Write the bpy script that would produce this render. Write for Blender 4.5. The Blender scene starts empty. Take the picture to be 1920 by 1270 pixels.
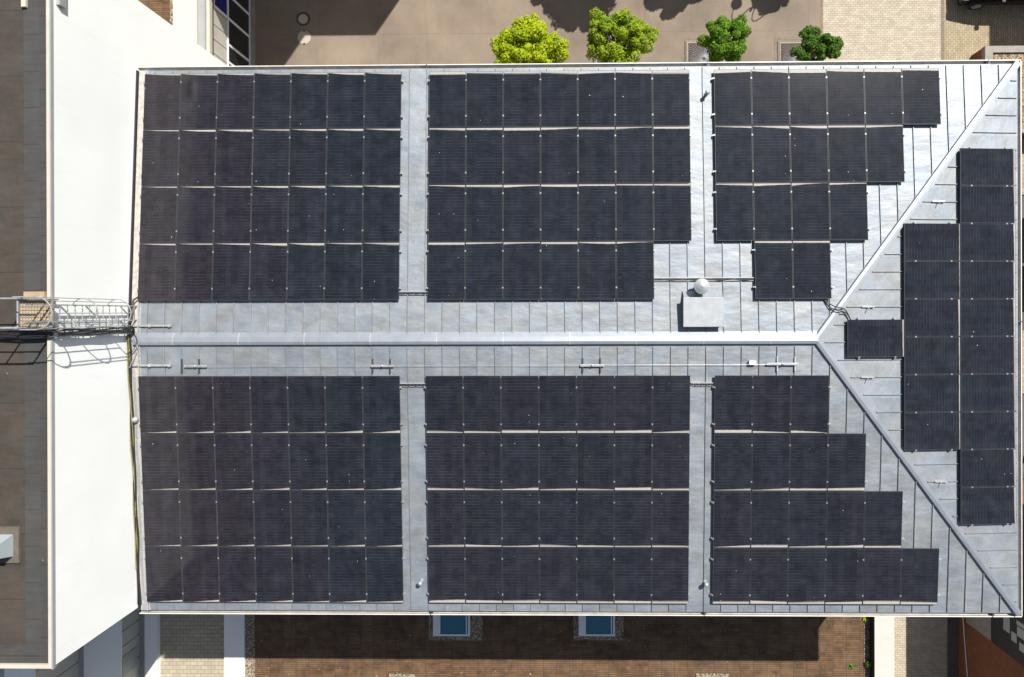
import bpy, bmesh, math, random
from mathutils import Vector, Matrix
random.seed(11)
S = bpy.context.scene
COL = S.collection
PI = math.pi

# ------------------------------------------------------------------ camera (a drone about 21 m above the ridge)
CAM = Vector((0.8327, 0.8553, 20.8474))
ROT = Matrix.Rotation(-0.0027, 3, 'Z') @ Matrix.Rotation(0.0147, 3, 'Y') @ Matrix.Rotation(-0.0012, 3, 'X')
FPX, CPX, CPY = 1280.0, 1035.33, 587.07
def ray(px, py): return ROT @ Vector(((px - CPX) / FPX, -(py - CPY) / FPX, -1))
def at(px, py, z):
    d = ray(px, py); return CAM + d * ((z - CAM.z) / d.z)
def atX(px, py, X):
    d = ray(px, py); return CAM + d * ((X - CAM.x) / d.x)
cam = bpy.data.cameras.new('camera'); co = bpy.data.objects.new('camera', cam); COL.objects.link(co)
co.location = CAM; co.rotation_euler = ROT.to_euler()
cam.sensor_width = 36; cam.lens = 24; cam.clip_end = 600; cam.clip_start = 0.1
cam.shift_x = (960 - CPX) / 1920; cam.shift_y = (CPY - 635) / 1920
S.camera = co

# ------------------------------------------------------------------ light
SUN = Vector((0.573, 0.819, math.tan(math.radians(49.4)))).normalized()
w = bpy.data.worlds.new('World'); S.world = w; w.use_nodes = True
nt = w.node_tree; nt.nodes.clear()
sky = nt.nodes.new('ShaderNodeTexSky'); sky.sky_type = 'NISHITA'; sky.sun_disc = False
sky.sun_elevation = math.radians(49.4); sky.sun_rotation = math.radians(35)
bg = nt.nodes.new('ShaderNodeBackground'); bg.inputs[1].default_value = 0.064
wo = nt.nodes.new('ShaderNodeOutputWorld')
hs = nt.nodes.new('ShaderNodeHueSaturation'); hs.inputs['Saturation'].default_value = .72
nt.links.new(sky.outputs[0], hs.inputs['Color']); nt.links.new(hs.outputs[0], bg.inputs[0]); nt.links.new(bg.outputs[0], wo.inputs[0])
sl = bpy.data.lights.new('sun', 'SUN'); sl.energy = 5; sl.angle = math.radians(0.5); sl.color = (1, .965, .905)
so = bpy.data.objects.new('sun', sl); COL.objects.link(so); so.rotation_euler = SUN.to_track_quat('Z', 'Y').to_euler()
so.location = (20, 30, 40)
S.view_settings.view_transform = 'Standard'; S.view_settings.look = 'None'; S.view_settings.gamma = 1
S.view_settings.exposure = 0.88

# ------------------------------------------------------------------ node helpers
class NT:
    def __init__(s, name, rough=.6, metal=0., spec=.5):
        s.m = bpy.data.materials.new(name); s.m.use_nodes = True; s.t = s.m.node_tree
        s.b = s.t.nodes['Principled BSDF']
        s.b.inputs['Roughness'].default_value = rough; s.b.inputs['Metallic'].default_value = metal
        s.b.inputs['Specular IOR Level'].default_value = spec
    def n(s, typ, **kw):
        x = s.t.nodes.new(typ)
        for k, v in kw.items(): setattr(x, k, v)
        return x
    def set(s, inp, v):
        if isinstance(v, bpy.types.NodeSocket): s.t.links.new(v, inp)
        elif isinstance(v, (tuple, list)) and len(v) == 3 and inp.type == 'RGBA': inp.default_value = (*v, 1)
        else: inp.default_value = v
    def coord(s, kind='Object'): return s.n('ShaderNodeTexCoord').outputs[kind]
    def pos(s): return s.n('ShaderNodeNewGeometry').outputs['Position']
    def sep(s, v):
        x = s.n('ShaderNodeSeparateXYZ'); s.set(x.inputs[0], v); return x.outputs
    def comb(s, a=0., b=0., c=0.):
        x = s.n('ShaderNodeCombineXYZ')
        for i, v in enumerate((a, b, c)): s.set(x.inputs[i], v)
        return x.outputs[0]
    def math(s, op, a, b=0., c=0., clamp=False):
        x = s.n('ShaderNodeMath', operation=op, use_clamp=clamp)
        s.set(x.inputs[0], a); s.set(x.inputs[1], b); s.set(x.inputs[2], c); return x.outputs[0]
    def vmul(s, v, k):
        x = s.n('ShaderNodeVectorMath', operation='MULTIPLY'); s.set(x.inputs[0], v); x.inputs[1].default_value = k; return x.outputs[0]
    def vadd(s, v, k):
        x = s.n('ShaderNodeVectorMath', operation='ADD'); s.set(x.inputs[0], v); s.set(x.inputs[1], k); return x.outputs[0]
    def noise(s, v, scale, detail=3, rough=.55, dist=0.):
        x = s.n('ShaderNodeTexNoise'); s.set(x.inputs['Vector'], v)
        for k, q in (('Scale', scale), ('Detail', detail), ('Roughness', rough), ('Distortion', dist)): x.inputs[k].default_value = q
        return x.outputs['Fac']
    def vor(s, v, scale, feature='F1'):
        x = s.n('ShaderNodeTexVoronoi', feature=feature); s.set(x.inputs['Vector'], v); x.inputs['Scale'].default_value = scale
        return x.outputs
    def white(s, v, dim='1D'):
        x = s.n('ShaderNodeTexWhiteNoise', noise_dimensions=dim)
        s.set(x.inputs['W' if dim == '1D' else 'Vector'], v); return x.outputs
    def rng(s, v, a, b, c=0., d=1., smooth=False):
        x = s.n('ShaderNodeMapRange', interpolation_type='SMOOTHSTEP' if smooth else 'LINEAR')
        for i, q in enumerate((v, a, b, c, d)): s.set(x.inputs[i], q)
        return x.outputs[0]
    def mix(s, f, a, b, mode='MIX'):
        x = s.n('ShaderNodeMix', data_type='RGBA', blend_type=mode)
        s.set(x.inputs[0], f); s.set(x.inputs[6], a); s.set(x.inputs[7], b); return x.outputs[2]
    def ramp(s, v, stops):
        x = s.n('ShaderNodeValToRGB'); s.set(x.inputs[0], v); e = x.color_ramp.elements
        while len(e) < len(stops): e.new(.5)
        for i, (p, c) in enumerate(stops): e[i].position = p; e[i].color = (*c, 1)
        return x.outputs[0]
    def brick(s, v, wd, ht, mortar=.01, off=.5, sq=1., smooth=.1, bias=0.):
        x = s.n('ShaderNodeTexBrick', offset=off, squash=sq); s.set(x.inputs['Vector'], v)
        for k, q in (('Scale', 1.), ('Brick Width', wd), ('Row Height', ht), ('Mortar Size', mortar), ('Mortar Smooth', smooth), ('Bias', bias)): x.inputs[k].default_value = q
        x.inputs['Color1'].default_value = (0, 0, 0, 1); x.inputs['Color2'].default_value = (1, 1, 1, 1); x.inputs['Mortar'].default_value = (.5, .5, .5, 1)
        return x.outputs
    def bump(s, h, strength=.3, dist=.02):
        x = s.n('ShaderNodeBump'); s.set(x.inputs['Height'], h); x.inputs['Strength'].default_value = strength; x.inputs['Distance'].default_value = dist
        s.t.links.new(x.outputs[0], s.b.inputs['Normal'])
    def base(s, c): s.set(s.b.inputs['Base Color'], c); return s
    def rough(s, v): s.set(s.b.inputs['Roughness'], v); return s

def plain(name, c, rough=.6, metal=0., vary=.12, scale=6., spec=.5):
    m = NT(name, rough, metal, spec); p = m.pos()
    f = m.noise(p, scale, 4); f2 = m.noise(p, scale * 9, 2)
    k = m.math('ADD', m.rng(f, .3, .7, 1 - vary, 1 + vary), m.rng(f2, .3, .7, -vary * .5, vary * .5))
    m.base(m.mix(1., c, m.comb(k, k, k), 'MULTIPLY')); return m.m

def mat_zinc(name='zinc_sheet', tint=(.208, .227, .243)):
    m = NT(name, .55, .52, .4); p = m.pos(); x, y, z = m.sep(p)
    nrm = m.n('ShaderNodeNewGeometry').outputs['True Normal']; nx = m.sep(nrm)[0]
    isE = m.math('GREATER_THAN', nx, .03)
    along = m.mix(isE, m.comb(x, x, x), m.comb(y, y, y))
    pan = m.math('FLOOR', m.math('DIVIDE', m.math('ADD', m.sep(along)[0], 50.13), .537))
    wn = m.white(pan)['Value']
    # sheets were made in lengths, each rolled with slow waves across the pan
    big = m.noise(p, .35, 3); mid = m.noise(m.vadd(p, m.comb(m.math('MULTIPLY', pan, 3.7), 0., 0.)), 1.6, 4, .6)
    fine = m.noise(p, 22, 4, .65); streak = m.noise(m.vmul(p, (26, 1.6, 1)), 1., 3)
    k = m.math('ADD', m.rng(mid, .25, .75, .80, 1.18), m.math('MULTIPLY', m.math('SUBTRACT', wn, .5), .10))
    k = m.math('ADD', k, m.rng(big, .3, .7, -.08, .08)); k = m.math('ADD', k, m.rng(fine, .3, .7, -.07, .07)); k = m.math('ADD', k, m.rng(streak, .6, .75, 0., .06))
    hue = m.mix(m.rng(m.noise(p, 1.3, 3), .35, .65), (tint[0] * .97, tint[1], tint[2] * 1.07), (tint[0] * 1.04, tint[1] * 1., tint[2] * .95))
    m.base(m.mix(1., hue, m.comb(k, k, k), 'MULTIPLY'))
    m.rough(m.rng(mid, .3, .7, .56, .64))
    wave = m.noise(m.vadd(m.vmul(p, (.9, 2.0, 1)), m.comb(m.math('MULTIPLY', pan, 2.3), 0., 0.)), 1., 3, .5)
    waveE = m.noise(m.vadd(m.vmul(p, (2.0, .9, 1)), m.comb(0., m.math('MULTIPLY', pan, 2.3), 0.)), 1., 3, .5)
    sel = m.sep(m.mix(isE, m.comb(wave, wave, wave), m.comb(waveE, waveE, waveE)))[0]
    m.bump(m.math('ADD', sel, m.math('MULTIPLY', fine, .02)), .42, .10); return m.m

def mat_panel():
    m = NT('solar_cells', .16, 0., .3); o = m.coord(); u, v, z = m.sep(o)
    oi = m.n('ShaderNodeObjectInfo'); col = m.sep(m.vmul(oi.outputs['Color'], (1, 1, 1))); rnd = oi.outputs['Random']; al = oi.outputs['Alpha']
    hl, hr, tint = col
    # cells: 6 columns, 2 x 9 half cells
    cu = m.math('FRACT', m.math('MULTIPLY', m.math('ADD', u, .55), 1 / .1833)); cv = m.math('FRACT', m.math('MULTIPLY', m.math('ADD', v, .86), 1 / .0945))
    ci = m.math('FLOOR', m.math('MULTIPLY', m.math('ADD', u, .55), 1 / .1833)); ri = m.math('FLOOR', m.math('MULTIPLY', m.math('ADD', v, .86), 1 / .0945))
    cell = m.white(m.comb(ci, ri, m.math('MULTIPLY', rnd, 50.)), '3D')['Value']
    colr = m.white(m.comb(ci, m.math('MULTIPLY', rnd, 31.), 1.), '3D')['Value']
    line = m.math('GREATER_THAN', cv, .86); gapu = m.math('GREATER_THAN', cu, .955)
    bus = m.math('GREATER_THAN', m.math('FRACT', m.math('MULTIPLY', m.math('ADD', u, .55), 1 / .01833)), .8)
    mid = m.math('LESS_THAN', m.math('ABSOLUTE', v), .008)
    off = m.vadd(o, m.comb(m.math('MULTIPLY', rnd, 91.), m.math('MULTIPLY', rnd, 37.), 0.))
    dash = m.rng(m.noise(m.vmul(off, (3.2, 1.3, 1)), 1., 2), .42, .56)
    c1 = m.mix(tint, (.0085, .0108, .0152), (.0128, .0108, .0145))
    k = m.math('ADD', m.rng(cell, 0., 1., .84, 1.16), m.rng(colr, 0., 1., -.14, .14))
    k = m.math('ADD', k, m.math('MULTIPLY', m.math('MULTIPLY', line, dash), 1.5))
    k = m.math('ADD', k, m.math('MULTIPLY', bus, .3))
    k = m.math('MULTIPLY', k, m.math('SUBTRACT', 1., m.math('MULTIPLY', mid, .55)))
    k = m.math('MULTIPLY', k, m.math('SUBTRACT', 1., m.math('MULTIPLY', gapu, .3)))
    c = m.mix(1., c1, m.comb(k, k, k), 'MULTIPLY')
    # thin dust all over, thicker in blots
    dust = m.math('ADD', m.rng(m.noise(off, 2.2, 4), .45, .8, 0., .022), m.rng(m.noise(off, 60, 2), .5, .9, .0, .03))
    c = m.mix(dust, c, (.33, .33, .33))
    # the dirt that rain leaves above the lower frame edge: a wedge, its upper rim slightly wavy
    t = m.math('ADD', m.math('DIVIDE', u, 1.134), .5, 0., True)
    tp = m.math('POWER', t, m.rng(al, 0., 1., .6, 2.2))
    hgt = m.math('ADD', m.math('MULTIPLY', hl, m.math('SUBTRACT', 1., tp)), m.math('MULTIPLY', hr, tp))
    hgt = m.math('ADD', hgt, m.rng(m.noise(m.vmul(off, (5, 0, 0)), 1., 2), .3, .7, -.008, .003))
    d = m.math('ADD', v, .872)
    wedge = m.rng(m.math('DIVIDE', m.math('SUBTRACT', hgt, d), m.math('MAXIMUM', m.math('MULTIPLY', hgt, m.rng(rnd, 0., 1., .15, .9)), .004)), 0., 1.)
    wcol = m.mix(m.noise(m.vmul(off, (30, 4, 1)), 1., 3), (.235, .215, .19), (.36, .34, .31))
    c = m.mix(m.math('MULTIPLY', wedge, .92), c, wcol)
    # bird droppings and pollen specks
    vo = m.vor(off, 6.5); sp = m.math('LESS_THAN', vo['Distance'], m.math('MULTIPLY', m.math('GREATER_THAN', m.sep(vo['Color'])[0], .90), m.rng(m.sep(vo['Color'])[1], 0., 1., .03, .085)))
    c = m.mix(m.math('MULTIPLY', sp, .8), c, (.5, .5, .5))
    m.base(c); m.rough(m.math('ADD', .10, m.math('MULTIPLY', m.math('MAXIMUM', wedge, sp), .5)))
    return m.m

def mat_bricks(name, wd, ht, c1, c2, mortar, axes='xy', msize=.008, rot=False, vary=.35, off=.5, stain=(.5, .5, .5), stain_amt=0., rough=.85):
    m = NT(name, rough); x, y, z = m.sep(m.pos())
    a, b = {'xy': (x, y), 'yx': (y, x), 'yz': (y, z), 'xz': (x, z)}[axes]
    v = m.comb(a, b, 0.); br = m.brick(v, wd, ht, msize, off)
    r = m.sep(br['Color'])[0]; n = m.noise(m.pos(), 3, 4); f = m.noise(m.pos(), 40, 3)
    c = m.mix(r, c1, c2); k = m.math('ADD', m.rng(n, .3, .7, 1 - vary, 1 + vary * .6), m.rng(f, .3, .7, -.12, .12))
    c = m.mix(1., c, m.comb(k, k, k), 'MULTIPLY')
    if stain_amt:
        s_ = m.rng(m.noise(m.pos(), .9, 5, .65), .45, .68, 0., stain_amt); c = m.mix(s_, c, stain)
    c = m.mix(br['Fac'], c, mortar); m.base(c)
    m.bump(m.math('SUBTRACT', 1., br['Fac']), .4, .006); return m.m

def mat_gravel(name, cols, scale=22.):
    m = NT(name, .9); v = m.vor(m.pos(), scale); r = m.sep(v['Color'])[0]
    c = m.ramp(r, [(i / (len(cols) - 1), q) for i, q in enumerate(cols)])
    c = m.mix(m.rng(v['Distance'], .25, .7, 0., .75), c, (.02, .018, .015)); m.base(c)
    m.bump(m.math('SUBTRACT', 1., v['Distance']), .9, .04); return m.m

def mat_asphalt(name, c, patch=.25):
    m = NT(name, .9); p = m.pos()
    k = m.math('ADD', m.rng(m.noise(p, .5, 5, .6), .3, .7, 1 - patch, 1 + patch), m.rng(m.noise(p, 60, 2), .3, .7, -.13, .13))
    k = m.math('ADD', k, m.rng(m.noise(m.vmul(p, (3, .4, 1)), 1., 4), .55, .75, 0., -.14))
    cc = m.mix(1., c, m.comb(k, k, k), 'MULTIPLY')
    cc = m.mix(m.rng(m.noise(p, 1.1, 3), .5, .75, 0., .35), cc, (c[0] * 1.25, c[1] * 1.15, c[2] * 1.1))
    x, y, z = m.sep(p); br = m.brick(m.comb(m.math('ADD', x, m.math('MULTIPLY', m.noise(p, 1.5, 3), .12)), m.math('ADD', y, m.math('MULTIPLY', m.noise(m.vadd(p, (9., 3., 0.)), 1.5, 3), .10)), 0.), 7.3, 3.35, .016, .37)
    cc = m.mix(m.math('MULTIPLY', br['Fac'], .28), cc, (.05, .042, .035))
    rr = m.sep(br['Color'])[0]; cc = m.mix(m.rng(rr, 0., 1., 0., .14), cc, (c[0] * 1.2, c[1] * 1.02, c[2] * .98))
    vo = m.vor(p, 4.); sp = m.math('LESS_THAN', vo['Distance'], m.math('MULTIPLY', m.math('GREATER_THAN', m.sep(vo['Color'])[0], .86), m.rng(m.sep(vo['Color'])[1], 0., 1., .03, .09)))
    cc = m.mix(m.math('MULTIPLY', sp, .45), cc, (.06, .05, .04))
    m.base(cc); m.bump(m.noise(p, 90, 2), .3, .005); return m.m

def mat_leaf(name, ca, cb, cc_):
    m = NT(name, .6, 0., .15); r = m.n('ShaderNodeNewGeometry').outputs['Random Per Island']
    c = m.ramp(r, [(0., ca), (.55, cb), (1., cc_)])
    c = m.mix(m.rng(m.noise(m.pos(), 2.2, 3), .35, .65), c, m.mix(1., c, (.75, .82, .7), 'MULTIPLY'))
    m.base(c)
    tr = m.n('ShaderNodeBsdfTranslucent'); m.set(tr.inputs[0], c)
    mx = m.n('ShaderNodeMixShader'); mx.inputs[0].default_value = .33
    m.t.links.new(m.b.outputs[0], mx.inputs[1]); m.t.links.new(tr.outputs[0], mx.inputs[2])
    m.t.links.new(mx.outputs[0], m.t.nodes['Material Output'].inputs[0]); return m.m

def mat_deck(name, c, ly, off=0., seam=.012, vary=.3):
    m = NT(name, .85); p = m.pos(); x, y, z = m.sep(p)
    fy = m.math('FRACT', m.math('DIVIDE', m.math('ADD', y, 40 + off), ly)); idx = m.math('FLOOR', m.math('DIVIDE', m.math('ADD', y, 40 + off), ly))
    sm = m.math('LESS_THAN', m.math('ABSOLUTE', m.math('SUBTRACT', fy, .5)), seam / ly)
    k = m.math('ADD', m.rng(m.noise(p, 1.3, 5, .65), .3, .7, 1 - vary, 1 + vary), m.rng(m.noise(m.vmul(p, (2, 9, 1)), 1., 4), .3, .7, -.12, .12))
    k = m.math('ADD', k, m.math('MULTIPLY', m.math('SUBTRACT', m.white(idx)['Value'], .5), .2)); k = m.math('ADD', k, m.rng(m.noise(p, 70, 2), .3, .7, -.1, .1))
    c2 = m.mix(m.rng(m.noise(p, 1.7, 3), .4, .6), c, (c[0] * 1.12, c[1] * .97, c[2] * .92))
    cc = m.mix(1., c2, m.comb(k, k, k), 'MULTIPLY'); cc = m.mix(m.math('MULTIPLY', sm, .65), cc, (.012, .01, .01))
    vo = m.vor(p, 3.2); sp = m.math('LESS_THAN', vo['Distance'], m.math('MULTIPLY', m.math('GREATER_THAN', m.sep(vo['Color'])[0], .9), .06))
    cc = m.mix(m.math('MULTIPLY', sp, .7), cc, (.35, .33, .3)); m.base(cc); return m.m

def mat_plaster(name, c, vary=.03):
    m = NT(name, .8); p = m.pos(); k = m.math('ADD', m.rng(m.noise(p, .5, 4), .3, .7, 1 - vary, 1 + vary), m.rng(m.noise(p, 30, 3), .3, .7, -vary, vary))
    st = m.rng(m.noise(m.vmul(p, (1, 6, .5)), 1., 4), .58, .8, 0., -vary * 1.5); k = m.math('ADD', k, st)
    m.base(m.mix(1., c, m.comb(k, k, k), 'MULTIPLY')); m.bump(m.noise(p, 80, 2), .12, .004); return m.m

M = dict(
    zinc=mat_zinc(), panel=mat_panel(),
    cap=plain('ridge_sheet', (.23, .252, .28), .48, .5, .08, 3), gutter=plain('gutter_sheet', (.36, .34, .31), .45, .3, .15, 4), lip=plain('gutter_lip', (.6, .58, .54), .5, .1, .08, 4),
    frame=plain('anodised_frame', (.055, .055, .058), .5, .2, .1, 6, .3), clampm=plain('clamp_metal', (.22, .22, .22), .5, .4), alu=plain('aluminium', (.48, .48, .48), .35, .6, .08),
    galv=plain('galvanised_steel', (.34, .345, .35), .45, .45, .18, 9), darkmetal=plain('dark_metal', (.045, .045, .05), .5, .3),
    white=mat_plaster('white_render', (.66, .67, .655)), cream=plain('cream_coping', (.40, .365, .30), .6, 0, .06, 3), fascia=plain('grey_fascia', (.28, .295, .285), .5, .2, .06, 2),
    paleparapet=mat_plaster('pale_parapet', (.42, .385, .34), .04), greywall=mat_plaster('grey_render', (.30, .28, .26), .08),
    deck=mat_deck('brown_bitumen', (.034, .029, .0225), 1.72, .2), strip1=mat_deck('grey_felt_strip', (.035, .037, .0365), .96, .3, .010, .14), strip2=mat_deck('grey_felt_edge', (.034, .034, .0335), .96, .78, .010, .14),
    asphalt=mat_asphalt('street_asphalt', (.158, .124, .092)), darkasphalt=mat_asphalt('yard_asphalt', (.07, .062, .055)),
    pavers=mat_bricks('pale_pavers', .2, .1, (.305, .262, .198), (.375, .325, .25), (.165, .138, .105), 'xy', .007, vary=.14),
    pavers2=mat_bricks('tan_pavers', .2, .1, (.25, .20, .12), (.32, .26, .16), (.10, .08, .05), 'yx', .008, vary=.16),
    pavers3=mat_bricks('terrace_pavers', .30, .17, (.29, .25, .18), (.34, .295, .22), (.17, .14, .10), 'xy', .009, vary=.12),
    border=plain('paver_border', (.15, .115, .085), .85, 0, .2, 8),
    tiles=mat_bricks('brown_roof_mats', .55, .088, (.070, .036, .014), (.112, .058, .024), (.030, .016, .007), 'xy', .008, vary=.5, off=0., stain=(.15, .095, .05), stain_amt=.6),
    brick=mat_bricks('red_brick', .25, .083, (.165, .048, .014), (.225, .068, .020), (.12, .06, .03), 'yz', .010, vary=.2),
    gravel=mat_gravel('pale_gravel', [(.14, .10, .06), (.33, .25, .16), (.45, .37, .28), (.22, .16, .10), (.40, .33, .25)], 17), gravel2=mat_gravel('tan_gravel', [(.20, .12, .06), (.38, .26, .14), (.45, .34, .2), (.26, .17, .08)], 15),
    concrete=plain('concrete', (.22, .20, .175), .85, 0, .15, 5), padtan=plain('tan_base', (.085, .074, .055), .85, 0, .2, 5), boxsheet=plain('vent_box_sheet', (.29, .305, .315), .5, .15, .10, 4), shutter=plain('black_shutter', (.008, .008, .010), .6), tan=plain('tan_board', (.30, .22, .13), .8, 0, .18, 5), redstrip=plain('stained_sheet', (.34, .31, .28), .6, .1, .22, 7),
    black=plain('black_cable', (.012, .012, .014), .5), yellow=plain('yellow_cable', (.16, .145, .05), .5, 0, .35, 18), brownc=plain('brown_conduit', (.06, .035, .03), .5),
    glass=NT('dark_glass', .05, 0., .8).base((.012, .016, .018)).m, teal=NT('sky_tint_glass', .08, 0., .7).base((.015, .11, .17)).m, blueglass=NT('blue_glass', .1, 0., .5).base((.006, .010, .14)).m,  # teal: the sky's reflection put into the skylight panes' base colour
    whiteframe=plain('white_frame', (.60, .61, .62), .5, 0, .05), dome=NT('dome_plastic', .25, 0., .5).base((.27, .31, .32)).m,
    facade=plain('facade_panel', (.40, .385, .33), .55, .1, .05, 2), facadeline=plain('facade_joint', (.05, .05, .05), .8),
    bark=plain('bark', (.10, .075, .05), .9, 0, .3, 14), lid=plain('iron_lid', (.33, .28, .23), .7, .1, .12, 20), ring=plain('dark_ring', (.055, .04, .03), .9, 0, .2, 12),
    leaf1=mat_leaf('yellow_green_leaves', (.21, .29, .004), (.34, .42, .007), (.48, .50, .012)), leaf2=mat_leaf('fresh_green_leaves', (.10, .19, .006), (.24, .34, .012), (.38, .38, .03)),
    leaf3=mat_leaf('green_leaves', (.045, .125, .006), (.10, .21, .010), (.20, .31, .02)), leaf4=mat_leaf('dark_green_leaves', (.028, .08, .006), (.058, .13, .010), (.12, .20, .02)),
    carblack=NT('black_paint', .2, 0., .6).base((.008, .008, .01)).m, carblue=NT('blue_paint', .25, .2, .6).base((.02, .05, .11)).m, carwhite=NT('white_paint', .25, 0., .6).base((.7, .7, .7)).m,
    tyre=plain('tyre', (.02, .02, .02), .8), lamp=NT('lamp_glass', .1, 0., .6).base((.75, .75, .72)).m, moss=plain('moss_green', (.12, .16, .02), .9, 0, .3, 20),
)

# ------------------------------------------------------------------ mesh helpers
class MB:
    def __init__(s): s.bm = bmesh.new()
    def poly(s, pts): return s.bm.faces.new([s.bm.verts.new(p) for p in pts])
    def hexa(s, b, t):
        vb = [s.bm.verts.new(p) for p in b]; vt = [s.bm.verts.new(p) for p in t]; n = len(vb)
        s.bm.faces.new(vb[::-1]); s.bm.faces.new(vt)
        for i in range(n): s.bm.faces.new((vb[i], vb[(i + 1) % n], vt[(i + 1) % n], vt[i]))
        return s
    def box(s, x0, x1, y0, y1, z0, z1):
        x0, x1 = sorted((x0, x1)); y0, y1 = sorted((y0, y1)); z0, z1 = sorted((z0, z1))
        return s.hexa([(x0, y0, z0), (x1, y0, z0), (x1, y1, z0), (x0, y1, z0)], [(x0, y0, z1), (x1, y0, z1), (x1, y1, z1), (x0, y1, z1)])
    def obox(s, mat, x0, x1, y0, y1, z0, z1):          # box in the frame of a matrix
        f = lambda x, y, z: mat @ Vector((x, y, z))
        return s.hexa([f(x0, y0, z0), f(x1, y0, z0), f(x1, y1, z0), f(x0, y1, z0)], [f(x0, y0, z1), f(x1, y0, z1), f(x1, y1, z1), f(x0, y1, z1)])
    def tube(s, pts, r, n=6, closed=False):
        pts = [Vector(p) for p in pts]; rings = []; N = len(pts)
        up = Vector((0, 0, 1))
        for i, p in enumerate(pts):
            a = pts[(i - 1) % N] if (closed or i > 0) else p; b = pts[(i + 1) % N] if (closed or i < N - 1) else p
            d = (b - a).normalized(); q = up if abs(d.z) < .95 else Vector((1, 0, 0))
            e1 = d.cross(q).normalized(); e2 = d.cross(e1); rr = r[i] if isinstance(r, (list, tuple)) else r
            rings.append([s.bm.verts.new(p + (e1 * math.cos(2 * PI * k / n) + e2 * math.sin(2 * PI * k / n)) * rr) for k in range(n)])
        for i in range(N if closed else N - 1):
            A, B = rings[i], rings[(i + 1) % N]
            for k in range(n): s.bm.faces.new((A[k], A[(k + 1) % n], B[(k + 1) % n], B[k]))
        if not closed: s.bm.faces.new(rings[0][::-1]); s.bm.faces.new(rings[-1])
        return s
    def lathe(s, c, prof, n=20, mat=None):
        c = Vector(c); rings = []
        for r, z in prof: rings.append([s.bm.verts.new(c + Vector((max(r, 1e-4) * math.cos(2 * PI * k / n), max(r, 1e-4) * math.sin(2 * PI * k / n), z))) for k in range(n)])
        for A, B in zip(rings, rings[1:]):
            for k in range(n): s.bm.faces.new((A[k], A[(k + 1) % n], B[(k + 1) % n], B[k]))
        s.bm.faces.new(rings[0][::-1]); s.bm.faces.new(rings[-1]); return s
    def sweep(s, prof, p0, p1, out):                    # open or closed profile (a along out, b up) swept from p0 to p1
        p0, p1, out = Vector(p0), Vector(p1), Vector(out)
        A = [s.bm.verts.new(p0 + out * a + Vector((0, 0, b))) for a, b in prof]; B = [s.bm.verts.new(p1 + out * a + Vector((0, 0, b))) for a, b in prof]
        n = len(prof)
        for i in range(n): s.bm.faces.new((A[i], A[(i + 1) % n], B[(i + 1) % n], B[i]))
        s.bm.faces.new(A[::-1]); s.bm.faces.new(B); return s
    def build(s, name, m, parent=None, smooth=False, bevel=0., loc=None):
        bmesh.ops.recalc_face_normals(s.bm, faces=s.bm.faces[:])
        if bevel: bmesh.ops.bevel(s.bm, geom=s.bm.edges[:], offset=bevel, segments=2, profile=.6, affect='EDGES', clamp_overlap=True)
        if smooth:
            for f in s.bm.faces: f.smooth = True
        me = bpy.data.meshes.new(name); s.bm.to_mesh(me); s.bm.free()
        me.materials.append(M[m] if isinstance(m, str) else m)
        o = bpy.data.objects.new(name, me); COL.objects.link(o)
        if parent:
            o.parent = parent; o.matrix_parent_inverse = parent.matrix_basis.inverted()
        return o
def tag(o, label, cat, group=None):
    o['label'] = label; o['category'] = cat
    if group: o['group'] = group
    return o
def empty(name, loc, label, cat, group=None):
    o = bpy.data.objects.new(name, None); COL.objects.link(o); o.location = loc; o.empty_display_size = .2
    return tag(o, label, cat, group)
def structure(o): o['kind'] = 'structure'; return o
def stuff(o): o['kind'] = 'stuff'; return o

# ------------------------------------------------------------------ the setting
GZ = -9.7                      # street level, the ridge of the solar roof is at z = 0
TZ = -7.8                      # roof of the low block in front
def sheet(name, m, x0, x1, y0, y1, z): return structure(MB().box(x0, x1, y0, y1, z - .05, z).build(name, m))
structure(MB().box(-160, 160, -160, 160, GZ - .4, GZ - .06).build('ground', 'darkasphalt'))
xs = at(1539, 60, GZ).x; xb = at(1770, 60, GZ).x
sheet('street', 'asphalt', -60, xs, 6, 60, GZ)
g = MB(); g.box(xs, xs + .10, 6, 60, GZ - .05, GZ + .006); g.build('kerb_strip', 'border')['kind'] = 'structure'
sheet('pavement', 'pavers', xs + .10, xb - .14, 6, 60, GZ)
g = MB(); g.box(xb - .14, xb + .02, 6, 60, GZ - .05, GZ + .005); g.build('paving_border', 'border')['kind'] = 'structure'
sheet('driveway', 'pavers2', xb + .02, 60, 6, 60, GZ)
xp0, xp1 = 14.6, at(1776, 1200, GZ).x
sheet('alley_paving', 'pavers', xp0, xp1, -40, 5.9, GZ)
sheet('yard_path', 'pavers2', xp1 + .6, 40, at(1915, 738, GZ).y, at(1915, 620, GZ).y, GZ + .01)

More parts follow.
